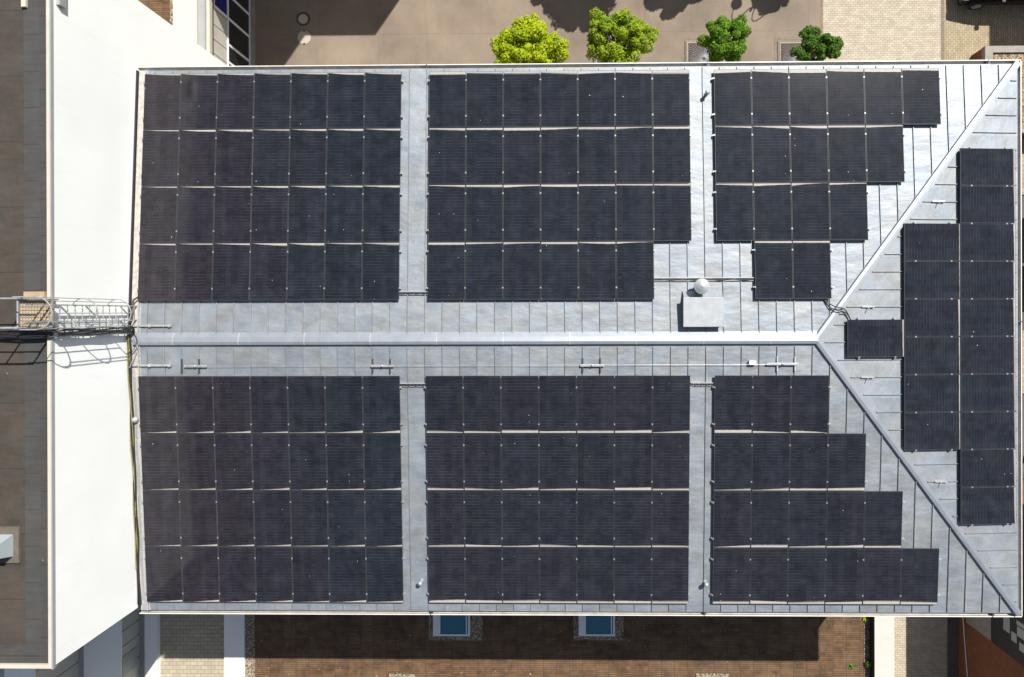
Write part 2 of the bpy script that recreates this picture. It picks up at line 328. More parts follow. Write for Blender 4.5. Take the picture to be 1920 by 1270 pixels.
# ------------------------------------------------------------------ main building with the hipped sheet roof
SL, HP = .0572, .13
XL, XW = -12.24, -12.537       # sheet starts, white wall plane
XR, YE = 14.93, 8.50           # eaves
XE = 8.585                     # end of the ridge
ZE = -SL * YE; SE = math.atan2(-ZE, XR - XE)
main = empty('main_building', (1.2, 0, GZ), 'long building under a hipped zinc roof covered with black solar panels', 'building')
g = MB(); g.box(XW + .02, XR - .42, -YE + .42, YE - .42, GZ - .05, ZE - .14); g.build('wall', 'greywall', main)
def zN(y): return -abs(y) * SL
def zE(x): return -(x - XE) * math.tan(SE)
T = .10
ro = MB()
ro.hexa([(XL, 0, -T), (XE, 0, -T), (XR, YE, ZE - T), (XL, YE, ZE - T)], [(XL, 0, 0), (XE, 0, 0), (XR, YE, ZE), (XL, YE, ZE)])
ro.hexa([(XE, 0, -T), (XL, 0, -T), (XL, -YE, ZE - T), (XR, -YE, ZE - T)], [(XE, 0, 0), (XL, 0, 0), (XL, -YE, ZE), (XR, -YE, ZE)])
ro.hexa([(XE, 0, -T), (XR, -YE, ZE - T), (XR, YE, ZE - T)], [(XE, 0, 0), (XR, -YE, ZE), (XR, YE, ZE)])
SP = .537; sx0 = at(1323.6, 590, -.05).x; sw, sh = .010, .036
def seam_jit(): return random.uniform(-.003, .003)
k = math.ceil((XL - sx0) / SP)
while True:
    x = sx0 + k * SP; k += 1
    if x > XR - .3: break
    if x < XL + .15: continue
    ys = .2 if x < XE - .1 else (x - XE) / (XR - XE) * YE + .17
    for sg in (1, -1):
        n = 9; pts = [(x + seam_jit(), ys + (YE - .03 - ys) * i / n) for i in range(n + 1)]
        for (xa, ya), (xb2, yb) in zip(pts, pts[1:]):
            fa, fb = Vector((xa, sg * ya, zN(ya))), Vector((xb2, sg * yb, zN(yb)))
            ro.hexa([fa + Vector((-sw, 0, -.01)), fa + Vector((sw, 0, -.01)), fb + Vector((sw, 0, -.01)), fb + Vector((-sw, 0, -.01))],
                    [fa + Vector((-sw, 0, sh)), fa + Vector((sw, 0, sh)), fb + Vector((sw, 0, sh)), fb + Vector((-sw, 0, sh))])
sy0 = at(1850, 215.6, -.4).y; k = -30
while k < 40:
    y = sy0 + k * SP; k += 1
    if abs(y) > YE - .25: continue
    xa = XE + abs(y) / YE * (XR - XE) + .17; xb2 = XR - .03
    n = 5
    pts = [(xa + (xb2 - xa) * i / n, y + seam_jit()) for i in range(n + 1)]
    for (x1, y1), (x2, y2) in zip(pts, pts[1:]):
        fa, fb = Vector((x1, y1, zE(x1))), Vector((x2, y2, zE(x2)))
        ro.hexa([fa + Vector((0, -sw, -.01)), fa + Vector((0, sw, -.01)), fb + Vector((0, sw, -.01)), fb + Vector((0, -sw, -.01))],
                [fa + Vector((0, -sw, sh)), fa + Vector((0, sw, sh)), fb + Vector((0, sw, sh)), fb + Vector((0, -sw, sh))])
roof = ro.build('roof', 'zinc', main)
# ridge and hip caps
MB().sweep([(.26, -.012), (.11, .075), (-.03, .105), (-.12, .085), (-.135, -.02), (0, -.03)], (XL - .12, 0, 0), (XE - .02, 0, 0), (0, 1, 0)).build('ridge_cap', 'cap', roof)
rj = MB(); x = XL + 1.1
while x < XE - .5: rj.sweep([(.25, -.006), (.112, .080), (-.03, .110), (-.124, .088), (-.139, -.02), (0, -.03)], (x, 0, 0), (x + .035, 0, 0), (0, 1, 0)); x += 2.03
rj.build('cap_joints', 'galv', roof)
for sg in (1, -1):
    a = Vector((XE - .05, 0, .02)); b = Vector((XR + .0, sg * (YE + .02), ZE + .02)); d = (b - a); d.z = 0; o = Vector((-d.y, d.x, 0)).normalized() * (1 if sg > 0 else -1)
    # o points to the long slope on both hips
    pr = [(.115, -.03), (.09, .055), (.0, .068), (-.085, .062), (-.115, -.03)]
    hcap = MB(); hcap.sweep(pr, a, b, o); Lh = (b - a).length; t_ = 1.2
    while t_ < Lh - .4: hcap.sweep([(p_ * 1.03, q_ + .005) for p_, q_ in pr], a.lerp(b, t_ / Lh), a.lerp(b, (t_ + .03) / Lh), o); t_ += 2.03
    hcap.build('hip_cap', 'cap', roof)
# gutters: half round, open to the sky
def gut(p0, p1, out, name='gutter'):
    W_, D_ = .058, .115; pr = [(-W_, .012), (-W_, -.06)]
    for i in range(7): t = PI + PI * i / 6; pr.append((W_ * math.cos(t), -D_ + W_ + W_ * math.sin(t)))
    pr += [(W_, .0), (W_ + .006, .0)]
    for i in range(6, -1, -1): t = PI + PI * i / 6; pr.append(((W_ + .006) * math.cos(t), -D_ + W_ + (W_ + .006) * math.sin(t)))
    pr += [(-W_ - .006, -.06), (-W_ - .006, .012)]
    gm = MB().sweep(pr, p0, p1, out).build(name, 'gutter', main)
    MB().sweep([(W_ - .004, .001), (W_ - .004, .016), (W_ + .020, .016), (W_ + .020, -.012), (W_ + .0065, -.012), (W_ + .0065, .001)], p0, p1, out).build('gutter_lip', 'lip', gm)
    L = (Vector(p1) - Vector(p0)).length; d = (Vector(p1) - Vector(p0)).normalized()
    mt = Matrix.Identity(4); mt.col[0] = (*d, 0); mt.col[1] = (*Vector(out), 0); mt.col[2] = (0, 0, 1, 0); mt.col[3] = (*Vector(p0), 1)
    for i in range(int(L / 8.9) + 1):
        x = random.uniform(.3, .6) + 8.7 * i
        if i and x < L:
            br = MB(); br.obox(mt, x, x + .11, -W_ + .002, W_ - .005, -.10, -.012); br.obox(mt, x + .03, x + .06, -W_ + .002, W_ + .022, -.012, .02); br.build('gutter_joint', 'darkmetal', gm)
gz = ZE - .03
gut((XL - .3, YE + .055, gz), (XR + .12, YE + .055, gz), (0, 1, 0)); gut((XL - .3, -YE - .055, gz), (XR + .12, -YE - .055, gz), (0, -1, 0))
gut((XR + .055, -YE - .1, gz), (XR + .055, YE + .1, gz), (1, 0, 0))
# verge along the white wall
vf = MB()
for sg in (1, -1): vf.sweep([(0, -.06), (0, .0), (SP * .42, 0), (SP * .42, -.06)], (XW + .07, 0, .012), (XW + .07, sg * YE, ZE + .012), (1, 0, 0))
vf.build('verge_flashing', 'redstrip', roof)
va = MB()
for sg in (1, -1): va.sweep([(0, 0), (0, .07), (.03, .07), (.03, .02), (.075, .02), (.075, 0)], (XW + .30, 0, .0), (XW + .30, sg * YE, ZE), (1, 0, 0))
va.build('verge_angle', 'galv', roof)
wa = MB()

for sg in (1, -1): wa.sweep([(0, -.04), (0, .07), (.012, .07), (.026, .0), (.026, -.04)], (XW + .004, 0, 0), (XW + .004, sg * YE, ZE), (1, 0, 0))
wa.build('wall_flashing', 'darkmetal', roof)
cp = MB(); y = -1.1; i = 0
while y > -YE + .1:
    L = 1.18 if i else .8; y1 = max(y - L + .035, -YE); za, zb = zN(y) + .03, zN(y1) + .03
    cp.hexa([(XW + .12, y1, zb - .04), (XW + .25, y1, zb - .04), (XW + .25, y, za - .04), (XW + .12, y, za - .04)], [(XW + .12, y1, zb), (XW + .25, y1, zb), (XW + .25, y, za), (XW + .12, y, za)])
    y -= L; i += 1
cp.build('cover_plate', 'alu', roof)

# ------------------------------------------------------------------ solar panels
PW, PL, PX, PQ = 1.134, 1.763, 1.154, 1.783
fm = MB(); hw, hh = PW / 2, PL / 2
for a in ((-hw, -hw + .009, -hh, hh), (hw - .009, hw, -hh, hh), (-hw + .009, hw - .009, -hh, -hh + .009), (-hw + .009, hw - .009, hh - .009, hh)): fm.box(*a, 0, .035)
fo = fm.build('frame', 'frame'); gm = MB(); gm.box(-hw + .008, hw - .008, -hh + .008, hh - .008, .020, .0325); go = gm.build('cell_glass', 'panel')
cm = MB(); cm.box(-.022, .022, -.025, .025, .036, .040); cm.box(-.009, .009, -.025, .025, -.005, .037); cm.lathe((0, 0, .04), [(.009, 0), (.009, .008)], 8)
clo = cm.build('clamp', 'clampm')
for o in (fo, go, clo): COL.objects.unlink(o)
ORD = ['first', 'second', 'third', 'fourth', 'fifth', 'sixth', 'seventh', 'eighth', 'ninth', 'tenth']
def frame_matrix(slope, x, t, lift):
    if slope == 'N': c, s = math.cos(SLA), math.sin(SLA); ey = Vector((0, -c, s)); p = Vector((x, t * c + lift * s, -t * s + lift * c))
    elif slope == 'S': c, s = math.cos(SLA), math.sin(SLA); ey = Vector((0, c, s)); p = Vector((x, -t * c - lift * s, -t * s + lift * c))
    else: c, s = math.cos(SE), math.sin(SE); ey = Vector((-c, 0, s)); p = Vector((XE + t * c + lift * s, x, -t * s + lift * c))
    ez = {'N': Vector((0, s, c)), 'S': Vector((0, -s, c)), 'E': Vector((s, 0, c))}[slope]; ex = ey.cross(ez)
    m_ = Matrix.Identity(4); m_.col[0] = (*ex, 0); m_.col[1] = (*ey, 0); m_.col[2] = (*ez, 0); m_.col[3] = (*p, 1); return m_
SLA = math.atan(SL)
def add_part(src, root, mat=None, color=None):
    o = src.copy(); COL.objects.link(o); o.parent = root
    if mat is not None: o.matrix_local = mat
    if color: o.color = color
    return o
def panel(slope, x, t, label, group, hl, hr, tint, curve, both_ends, seq):
    r = bpy.data.objects.new('solar_panel', None); COL.objects.link(r); r.empty_display_size = .2
    m_ = frame_matrix(slope, x + random.uniform(-.002, .002), t, HP - .035)
    r.matrix_world = m_ @ Matrix.Rotation(random.uniform(-.0012, .0012), 4, 'X') @ Matrix.Rotation(random.uniform(-.0012, .0012), 4, 'Y')
    tag(r, label, 'solar panel', group)
    add_part(fo, r); add_part(go, r, None, (hl, hr, tint, curve))
    for yy in (hh - .36, -hh + .27):
        add_part(clo, r, Matrix.Translation((hw + .010, yy, 0)))
        if both_ends: add_part(clo, r, Matrix.Translation((-hw - .010, yy, 0)))
    return r
def rail(slope, xa, xb, t, label, group):
    m_ = frame_matrix(slope, 0, t, .034)
    g = MB(); f = m_.inverted()
    a, b = (xa, xb); u0, u1 = (-b, -a) if slope == 'N' else (a, b)
    g.obox(m_, u0, u1, -.02, .02, 0, .058); o = g.build('mounting_rail', 'alu'); tag(o, label, 'rail', group)
ARR = [  # slope, first x, t of the row nearest the ridge, panels in each row counted from the ridge, which side is ragged
    ('N', -12.224, 1.229, [7, 7, 7, 7], 0, 'wall-end array'), ('N', -3.286, 1.229, [6, 7, 7, 7], 0, 'middle array'), ('N', 5.535, 1.229, [2, 4, 5, 6], 1, 'hip-end array'),
    ('S', -12.209, 1.067, [7, 7, 7, 7], 0, 'wall-end array'), ('S', -3.353, 1.067, [7, 7, 7, 7], 0, 'middle array'), ('S', 5.454, 1.067, [3, 4, 5, 6], 0, 'hip-end array')]
for slope, x0, t0, rows, st, an in ARR:
    sname = 'tree-side slope' if slope == 'N' else 'skylight-side slope'
    for r_, n in enumerate(rows):
        c0 = 1 if (an == 'hip-end array' and slope == 'N' and r_ == 0) else 0
        if c0: n = 2
        t = t0 + (r_ + .5) * PQ
        for c in range(c0, c0 + n):
            left = c / 6 if an == 'wall-end array' else 1.
            big = (.09 if an == 'wall-end array' else .13) if r_ == 3 else .095
            # dirt heights at image-left and image-right ends of the lower edge
            a, b = random.uniform(0, .5) * big, random.uniform(.6, 1.05) * big
            if an == 'wall-end array': a *= max(0, left - .35) * random.random(); b *= .7 + .3 * left
            elif random.random() < .35: a, b = b, a
            elif random.random() < .4: a = b * random.uniform(.7, 1.)
            if r_ == 3 and an != 'wall-end array': a = max(a, .06); b = max(b, .07)
            if slope == 'N': a, b = b, a
            tint = min(1, max(0, (.9 - 1.3 * left if an == 'wall-end array' else 0) + random.uniform(0, .25) + (.25 if slope == 'S' else 0)))
            where = ORD[c - c0] + (' from white wall' if an == 'wall-end array' else ' from wall side')
            panel(slope, x0 + (c + .5) * PX, t, f'black solar panel on {sname}, {an}, {ORD[r_]} row from ridge, {where}', f'black solar panels of the {sname}', a, b, tint, (random.uniform(.55, 1) if an == 'wall-end array' else random.random()), c == (c0 + n - 1 if slope == 'N' else c0), c)
        for j, yy in enumerate((-.36 + hh, -hh + .27)):
            rail(slope, x0 + c0 * PX - .05, x0 + (c0 + n) * PX + (.10 if an == 'hip-end array' else .04), t - yy, f'aluminium mounting rail under {sname}, {an}, {ORD[r_]} panel row, rail {"nearer ridge" if j == 0 else "nearer eaves"}', 'mounting rails under the solar panels')
u0, yt, cq = 4.4225, 5.847, 1.7776
ECOL = [(0, 0, 10, 'eaves column'), (-1, 2, 8, 'inner column'), (-2, 4.535, 5.535, 'alone')]
for cidx, r0, r1, nm in ECOL:
    t = u0 + (cidx + .5) * cq; n = int(round(r1 - r0))
    for i in range(n):
        y = yt - (r0 + i + .5) * PX
        b = .06 + random.random() * .03 if cidx == 0 else random.uniform(.015, .06); a = b * random.uniform(.4, 1)
        lab = f'black solar panel laid sideways on hipped end, {nm}, {ORD[i]} from tree side' if n > 1 else 'single black solar panel set apart on the hipped end by the ridge corner'
        panel('E', y, t, lab, 'black solar panels of the hipped end', a, b, random.uniform(0, .3), random.random(), i == n - 1, i)
    for j, yy in enumerate((-.36 + hh, -hh + .27)):
        rail('E', yt - r1 * PX - .05, yt - r0 * PX + .05, t - yy, f'aluminium mounting rail on hipped end under the {nm if n > 1 else "single panel"}, rail {"nearer ridge" if j == 0 else "nearer eaves"}', 'mounting rails under the solar panels')

# ------------------------------------------------------------------ things on the roof
def onroof(px, py, lift=0.):
    P = at(px, py, -.2)
    for _ in range(4):
        ze = zE(P.x) if P.x > XE else 0; z = min(zN(P.y), ze) + lift; P = at(px, py, z)
    return P
# ventilation box and cowl
tl, br_ = at(1280.5, 557.5, .22), at(1357, 613.5, .22)
bx = empty('ventilation_box', (tl.x, br_.y, zN(1)), 'square zinc ventilation box on the roof next to the ridge', 'vent box')
g = MB(); g.box(tl.x + .05, br_.x - .05, br_.y + .04, tl.y - .04, -.08, .20); g.build('casing', 'boxsheet', bx)
g = MB(); g.hexa([(tl.x, br_.y, .20), (br_.x, br_.y, .20), (br_.x, tl.y, .20), (tl.x, tl.y, .20)], [(tl.x + .01, br_.y + .01, .235), (br_.x - .01, br_.y + .01, .235), (br_.x - .01, tl.y - .01, .255), (tl.x + .01, tl.y - .01, .255)]); g.build('lid', 'boxsheet', bx, bevel=.006)
g = MB(); g.hexa([(tl.x + .03, tl.y - .05, -.08), (br_.x + .02, tl.y - .05, -.08), (br_.x + .02, tl.y + .20, -.10), (tl.x + .03, tl.y + .20, -.10)], [(tl.x + .06, tl.y - .05, .13), (br_.x, tl.y - .05, .13), (br_.x + .02, tl.y + .20, -.06), (tl.x + .03, tl.y + .20, -.06)]); g.build('back_flashing', 'cap', bx)
c = at(1317, 537, .42); cw = empty('chimney_cowl', (c.x, c.y, -.1), 'round zinc cowl with a cone top behind the ventilation box', 'cowl')
MB().lathe((c.x, c.y, -.12), [(.13, 0), (.13, .44)], 20).build('pipe', 'galv', cw, True)
MB().lathe((c.x, c.y, .30), [(.225, 0), (.235, .015), (.235, .05), (.12, .12), (.02, .165), (.0, .17)], 28).build('cone_cap', 'boxsheet', cw)
def vent(px, py, label, tall=.30):
    P = onroof(px, py); v = empty('vent_pipe', P, label, 'vent pipe', 'small zinc vent pipes')
    MB().lathe(P - Vector((0, 0, .03)), [(.075, 0), (.06, .05), (.042, .07), (.042, tall - .04)], 14).build('pipe', 'galv', v, True)
    MB().lathe(P + Vector((0, 0, tall - .08)), [(.066, 0), (.074, .015), (.06, .05), (.02, .075), (0, .08)], 16).build('cap', 'galv', v, True)
vent(1323.5, 178, 'slim vent pipe between arrays near the tree-side gutter'); vent(1321.5, 1091, 'slim vent pipe near the skylight-side gutter, next to the hip-end array')
vent(790.5, 1089, 'slim vent pipe near the skylight-side gutter, between wall-end and middle arrays')
P = at(250, 788, .05); v = empty('vent_pipe', (P.x, P.y, zN(P.y)), 'grey vent hood on the verge strip beside the white wall', 'vent pipe', 'small zinc vent pipes')
MB().lathe((P.x, P.y, zN(P.y)), [(.06, 0), (.06, .12)], 14).build('pipe', 'galv', v, True); MB().lathe((P.x, P.y, zN(P.y) + .10), [(.10, 0), (.10, .02), (.06, .07), (0, .09)], 16).build('cap', 'galv', v, True)

# lifeline with its brackets
LY = onroof(900, 687, .10).y
def lbracket(px0, px1, py, label, extra=None):
    a, b = onroof(px0, py, .09), onroof(px1, py, .09); e = empty('lifeline_bracket', ((a.x + b.x) / 2, a.y, zN(a.y)), label, 'bracket', 'lifeline brackets on the skylight-side slope')
    g = MB(); g.box(a.x, b.x, a.y - .035, a.y + .035, a.z - .035, a.z); g.build('plate', 'galv', e, bevel=.004)
    cx = (a.x + b.x) / 2; ks = round((cx - sx0) / SP - .5)
    for j in (0, 1):
        x = sx0 + (ks + j) * SP; g = MB(); g.box(x - .018, x + .018, a.y - .22, a.y + .22, zN(a.y) + .01, zN(a.y) + .06)
        g.build('seam_clamp', 'darkmetal' if px0 < 1200 else 'galv', e)
    g = MB(); g.lathe(((a.x + b.x) / 2, a.y, a.z - .01), [(.03, 0), (.03, .05), (.012, .06)], 10); g.build('eye', 'galv', e)
lbracket(345, 387, 687, 'lifeline bracket on two seams, first from the white wall'); lbracket(695, 738, 686.5, 'lifeline bracket on two seams, above the edge of the wall-end array')
lbracket(1088, 1133, 685.5, 'lifeline bracket on two seams, above the middle array'); lbracket(1438, 1497, 683, 'lifeline bracket with bright end plate, nearest the hip corner')
P = onroof(1411.5, 680.5, .12); g = MB(); g.box(P.x - .10, P.x + .10, P.y - .06, P.y + .06, P.z - .1, P.z); tag(g.build('sign_plate', 'whiteframe'), 'small white plate on the lifeline near the hip corner', 'plate')
a, b = onroof(345, 687.3, .10), onroof(1440, 683.5, .10); pts = []
for i in range(25):
    f = i / 24; q = a.lerp(b, f); q.z -= .02 * math.sin(f * 3 * PI) ** 2; pts.append(q)
tag(MB().tube(pts, .0045, 5).build('safety_cable', 'galv'), 'thin steel lifeline cable strung below the ridge on the skylight-side slope', 'cable')
def gbar(y, label):
    a, b = onroof(247, y, .09), onroof(320, y, .09); e = empty('guard_bar', ((a.x + b.x) / 2, a.y, zN(a.y)), label, 'bar', 'short guard bars beside the white wall')
    g = MB(); g.box(a.x, b.x, a.y - .03, a.y + .03, a.z - .045, a.z - .01); g.build('bar', 'galv', e)
    for f in (.45, .95):
        g = MB(); x = a.x + (b.x - a.x) * f; g.box(x - .03, x + .03, a.y - .045, a.y + .045, zN(a.y), a.z + .006); g.build('clamp', 'alu', e)
gbar(611, 'short galvanised bar on the tree-side slope beside the ladder foot'); gbar(685.5, 'short galvanised bar on the skylight-side slope beside the wall cables')
# cable runs between the arrays
def crun(x0, x1, y, label, tray=True, x=0):
    a, b = onroof(x0, y, .06), onroof(x1, y, .06); e = empty('cable_run', ((a.x + b.x) / 2, a.y, zN(a.y)), label, 'cable run', 'cable runs between the arrays')
    if tray:
        g = MB(); g.box(a.x, b.x, a.y + .03, a.y + .055, a.z - .05, a.z); g.build('tray', 'alu', e); g = MB(); g.box(a.x, b.x, a.y - .055, a.y - .04, a.z - .05, a.z - .01); g.build('tray', 'alu', e)
    n = 30; pts = [a.lerp(b, i / n) + Vector((0, .012 * math.sin(i * .9), .01 + .006 * math.sin(i * 1.7))) for i in range(n + 1)]
    MB().tube(pts, .022, 6).build('cable', 'black', e)
crun(744, 802, 550, 'dark cable run near the ridge on the tree-side slope, wall-end to middle array'); crun(1225, 1420, 524, 'long cable run passing behind the zinc cowl')
crun(745, 800, 722, 'cable run on the skylight-side slope between wall-end and middle arrays'); crun(1296, 1342, 721, 'cable run on the skylight-side slope between middle and hip-end arrays')
hc = empty('hip_cables', onroof(1570, 580), 'two black cables looping over the hip to the single panel', 'cables')
for dy, dip in ((0, .0), (6, .05)):
    P = [onroof(1545, 561, .05), onroof(1556, 570 + dy, .07), onroof(1568, 576 + dy, .15), onroof(1578, 577.5 + dy * 1.1, .15), onroof(1587, 584 + dy * .6, .08), onroof(1596, 602, .06)]
    pts = []
    for i in range(len(P) - 1):
        p0, p1, p2, p3 = P[max(i - 1, 0)], P[i], P[i + 1], P[min(i + 2, len(P) - 1)]
        for f in (0, .25, .5, .75): pts.append(.5 * ((2 * p1) + (p2 - p0) * f + (2 * p0 - 5 * p1 + 4 * p2 - p3) * f * f + (3 * p1 - p0 - 3 * p2 + p3) * f ** 3))
    pts.append(P[-1]); MB().tube(pts, .017, 6).build('cable', 'black', hc)
for px, py, lb in ((1760, 375, 'between hip and upper eaves-column panels'), (1628, 568, 'just uphill of the single panel, tree side'), (1627, 700, 'downhill of the single panel, skylight side'), (1765, 891, 'beside the last eaves-column panels')):
    P = onroof(px, py, .06); e = empty('roof_hook', P, 'small white roof hook on the hipped end, ' + lb, 'roof hook', 'roof hooks on the hipped end')
    ys = sy0 + round((P.y - sy0) / SP) * SP
    g = MB(); g.box(P.x - .19, P.x + .19, ys - .02, ys + .02, P.z - .06, P.z + .01); g.build('bar', 'alu', e); MB().tube([(P.x, ys, P.z - .02), (P.x, ys - .06, P.z + .03), (P.x, ys - .10, P.z + .10)], .012, 6).build('hook', 'galv', e)

# ------------------------------------------------------------------ tall white building beside the roof
TT = 3.20; YN, YS = 10.74, -8.40
tb = empty('white_building', (-20, 1, GZ), 'tall white rendered building with a dark flat roof beside the solar roof', 'building')
g = MB(); g.box(-34, XW, YS, YN, GZ - .05, TT - .12); g.build('wall', 'white', tb)
def strip(name, m, x0, x1, z, y0=YS + .04, y1=YN - .04): return MB().box(x0, x1, y0, y1, TT - .13, z).build(name, m, tb)
xa, xb_, xc = at(46, 640, TT - .08).x, at(75, 640, TT - .07).x, at(88.4, 640, TT).x
strip('roof_deck', 'deck', -33.9, xa, TT - .09, YS + .55); strip('felt_strip', 'strip1', xa, xb_, TT - .082, YS + .55); strip('felt_strip', 'strip2', xb_, xc, TT - .074)
g = MB(); g.box(-33.9, xb_, YS + .04, YS + .55, TT - .13, TT - .080); g.build('felt_strip', 'strip1', tb)
g = MB(); g.box(xc, XW - .012, YS - .035, YN, TT - .075, TT); g.box(-34, xc, YS - .035, YS + .07, TT - .075, TT - .003); g.build('coping', 'cream', tb)
g = MB(); g.box(XW - .012, XW + .022, YS - .06, YN, TT - .095, TT - .004); g.box(-34, XW - .012, YS - .06, YS - .003, TT - .20, TT - .078); g.build('fascia', 'fascia', tb)
P = atX(106, 3, XW); bx = MB(); bx.box(XW + .003, XW + .10, P.y - .09, P.y + .5, P.z - .22, P.z + .02); tag(bx.build('wall_box', 'galv'), 'small grey box fixed high on the white wall', 'box')
P = at(43, 5, TT); tag(MB().box(P.x - .06, P.x + .06, P.y - .1, P.y + 1., TT - .09, TT - .01).build('pale_batten', 'cream'), 'pale batten lying on the dark flat roof', 'batten')
# skylight of the tall roof
d0, d1 = at(-60, 987, TT - .08), at(38, 1055, TT - .08)
sk = empty('roof_skylight', (d0.x, d1.y, TT - .09), 'grey pyramid skylight on a tan base on the dark flat roof', 'skylight')
g = MB(); g.box(d0.x, d1.x, d1.y, d0.y, TT - .10, TT - .03); g.build('base', 'padtan', sk)
e0, e1 = at(-48, 1003, TT), at(23, 1050, TT); m0, m1 = at(-33, 1012, TT + .40), at(1, 1052, TT + .40)
g = MB(); g.hexa([(e0.x, e1.y + .08, TT - .03), (e1.x, e1.y + .08, TT - .03), (e1.x, e0.y, TT - .03), (e0.x, e0.y, TT - .03)], [(m0.x, e1.y + .18, TT + .45), (m1.x - .05, e1.y + .18, TT + .45), (m1.x - .05, e0.y - .14, TT + .45), (m0.x, e0.y - .14, TT + .45)]); g.build('dome', 'dome', sk)

# ladder with a safety cage
LX = XW + .22; ya, yb = atX(170, 573, LX).y, atX(170, 602, LX).y; yc = (ya + yb) / 2
ld = empty('cage_ladder', (LX, yc, -.1), 'galvanised ladder in a safety cage on the white wall', 'ladder')
for yy in (ya, yb): MB().box(LX - .012, LX + .03, yy - .016, yy + .016, -.08, 4.35).build('stile', 'galv', ld)
z = .1
while z < 3.5: MB().tube([(LX + .01, ya, z), (LX + .01, yb, z)], .014, 6).build('rung', 'galv', ld); z += .28
for z in (.4, 1.9, 2.9):
    for yy in (ya, yb): MB().box(XW + .004, LX, yy - .02, yy + .02, z - .02, z + .02).build('wall_bracket', 'galv', ld)
RC = .40
def hpt(t, z): return Vector((LX + .30 + (RC + .02) * math.cos(t) if abs(t) < PI / 2 else LX + .30 + .32 * math.cos(t), yc + RC * math.sin(t), z))
for z in (1.35, 2.75, 4.4):
    pts = [(LX + .02, ya - .0, z)] + [hpt(2.45 - 4.9 * i / 20, z) for i in range(21)] + [(LX + .02, yb, z)]
    if z > 4: pts = [(LX - .25, yc + RC, z)] + [hpt(1.55 - 3.1 * i / 20, z) for i in range(21)] + [(LX - .25, yc - RC, z)]
    MB().tube(pts, .017, 6).build('hoop', 'galv', ld)
for t in (-1.75, -.85, 0, .85, 1.75): p0, p1 = hpt(t, 1.3), hpt(t, 4.4); MB().tube([p0, p1], .012, 5).build('cage_bar', 'galv', ld)
# platform at the head of the ladder
px0, px1 = -13.12, XW + .26; y0p, y1p = yc - .36, yc + .36; PZ = 3.5
pf = empty('ladder_platform', (px0, yc, TT), 'railed mesh landing at the head of the ladder', 'platform')
g = MB(); n = 11
for i in range(n + 1): x = px0 + (px1 - px0) * i / n; g.box(x - .003, x + .003, y0p, y1p, PZ - .015, PZ)
for i in range(9): y = y0p + (y1p - y0p) * i / 8; g.box(px0, px1, y - .003, y + .003, PZ - .013, PZ - .002)
g.build('grating', 'galv', pf)
g = MB(); g.box(px0, px1, y0p + .02, y1p - .02, PZ - .06, PZ - .03); g.build('tan_floor', 'tan', pf)
g = MB(); g.box(at(47, 600, TT).x, at(85, 600, TT).x, at(60, 633, TT + .05).y, at(60, 547, TT + .05).y, TT - .074, TT + .05); g.build('bearing_board', 'tan', pf)
for x in (px0 + .05, px1 - .2):
    for y in (y0p + .05, y1p - .05): MB().box(x - .03, x + .03, y - .03, y + .03, TT - .08, PZ - .09).build('foot', 'galv', pf)
for sg, y in ((1, y1p), (-1, y0p)):
    for z, r_ in ((4.5, .024), (4.05, .018)): MB().tube([(px0 - 3.2, y, z), (px0, y, z), (px1 - .1, y, z)], r_, 7).build('handrail', 'galv', pf)
    for x in (px0 - 3.2, px0 - 2.1, px0 - 1.05, px0, px1 - .12): MB().tube([(x, y, TT - .08), (x, y, 4.5)], .021, 7).build('post', 'galv', pf)
    MB().box(px0, px1, y - .008, y + .008, PZ - .02, PZ + .12).build('toe_board', 'galv', pf)
MB().tube([(px0, y0p, PZ + .06), (px0, y1p, PZ + .06)], .022, 7).build('crossbar', 'galv', pf)

# cables over the parapet, down the wall and along its foot
CX = XW + .16; yk = atX(170, 621, CX).y
ct = empty('cable_ladder', (CX, yk, -.1), 'narrow cable ladder carrying black cables down the white wall', 'cable ladder')
for yy in (yk - .13, yk + .13): MB().box(CX - .02, CX + .02, yy - .008, yy + .008, .05, TT + .05).build('side_rail', 'galv', ct)
z = .2
while z < TT: MB().box(CX - .015, CX + .0, yk - .122, yk + .122, z - .015, z + .015).build('rung', 'galv', ct); z += .30
cb = empty('wall_cables', (CX, yk, -.1), 'thick black cable bundle running over the parapet and down the white wall', 'cables')
for i in range(5):
    o = -.09 + .042 * i; pts = []
    for x in [-15.5 + .3 * k for k in range(11)]: pts.append((x, yk + o * .8 - .05 + .02 * math.sin(x * 3 + i), TT + .10 + .02 * (i % 2)))
    for k in range(14): pts.append((CX + .035 + .012 * math.sin(k + i), yk + o + .02 * math.sin(k * .8 + i * 2), TT + .02 - k * (TT - .05) / 13))
    pts.append((CX + .02, yk + o - .1, -.02)); MB().tube(pts, .022, 6).build('cable', 'black', cb)
MB().tube([(x, yk + .1 + .02 * math.sin(x * 2), TT + .16) for x in (-15.5, -14.5, -13.5, -12.7)], .018, 6).build('conduit', 'galv', cb)
fb = empty('foot_cables', (XW + .1, -4, -.3), 'yellow and black cables along the foot of the white wall', 'cables')
for i, (m_, r_) in enumerate((('yellow', .022), ('black', .02), ('yellow', .018), ('black', .024))):
    pts = []
    for k in range(40):
        y = yk - .05 - k * (YE - .3 + yk) / 39; yy = y; e_ = min(1, k / 6)
        if m_ == 'yellow' and y < -7.2: break
        pts.append((XW + .045 + .026 * i + .014 * math.sin(k * .7 + i * 2), y, zN(y) + .13 + .015 * math.sin(k * .5 + i)))
    MB().tube(pts, r_, 6).build('cable', m_, fb)
bc = [at(259, 557, .06), at(250, 563, .1), at(248, 575, .12), at(249, 587, .14), at(245, 598, .12), at(240, 612, .1)]
tag(MB().tube(bc, .03, 7).build('bent_conduit', 'brownc'), 'bent dark brown conduit from the wall cables to the corner panel', 'conduit')
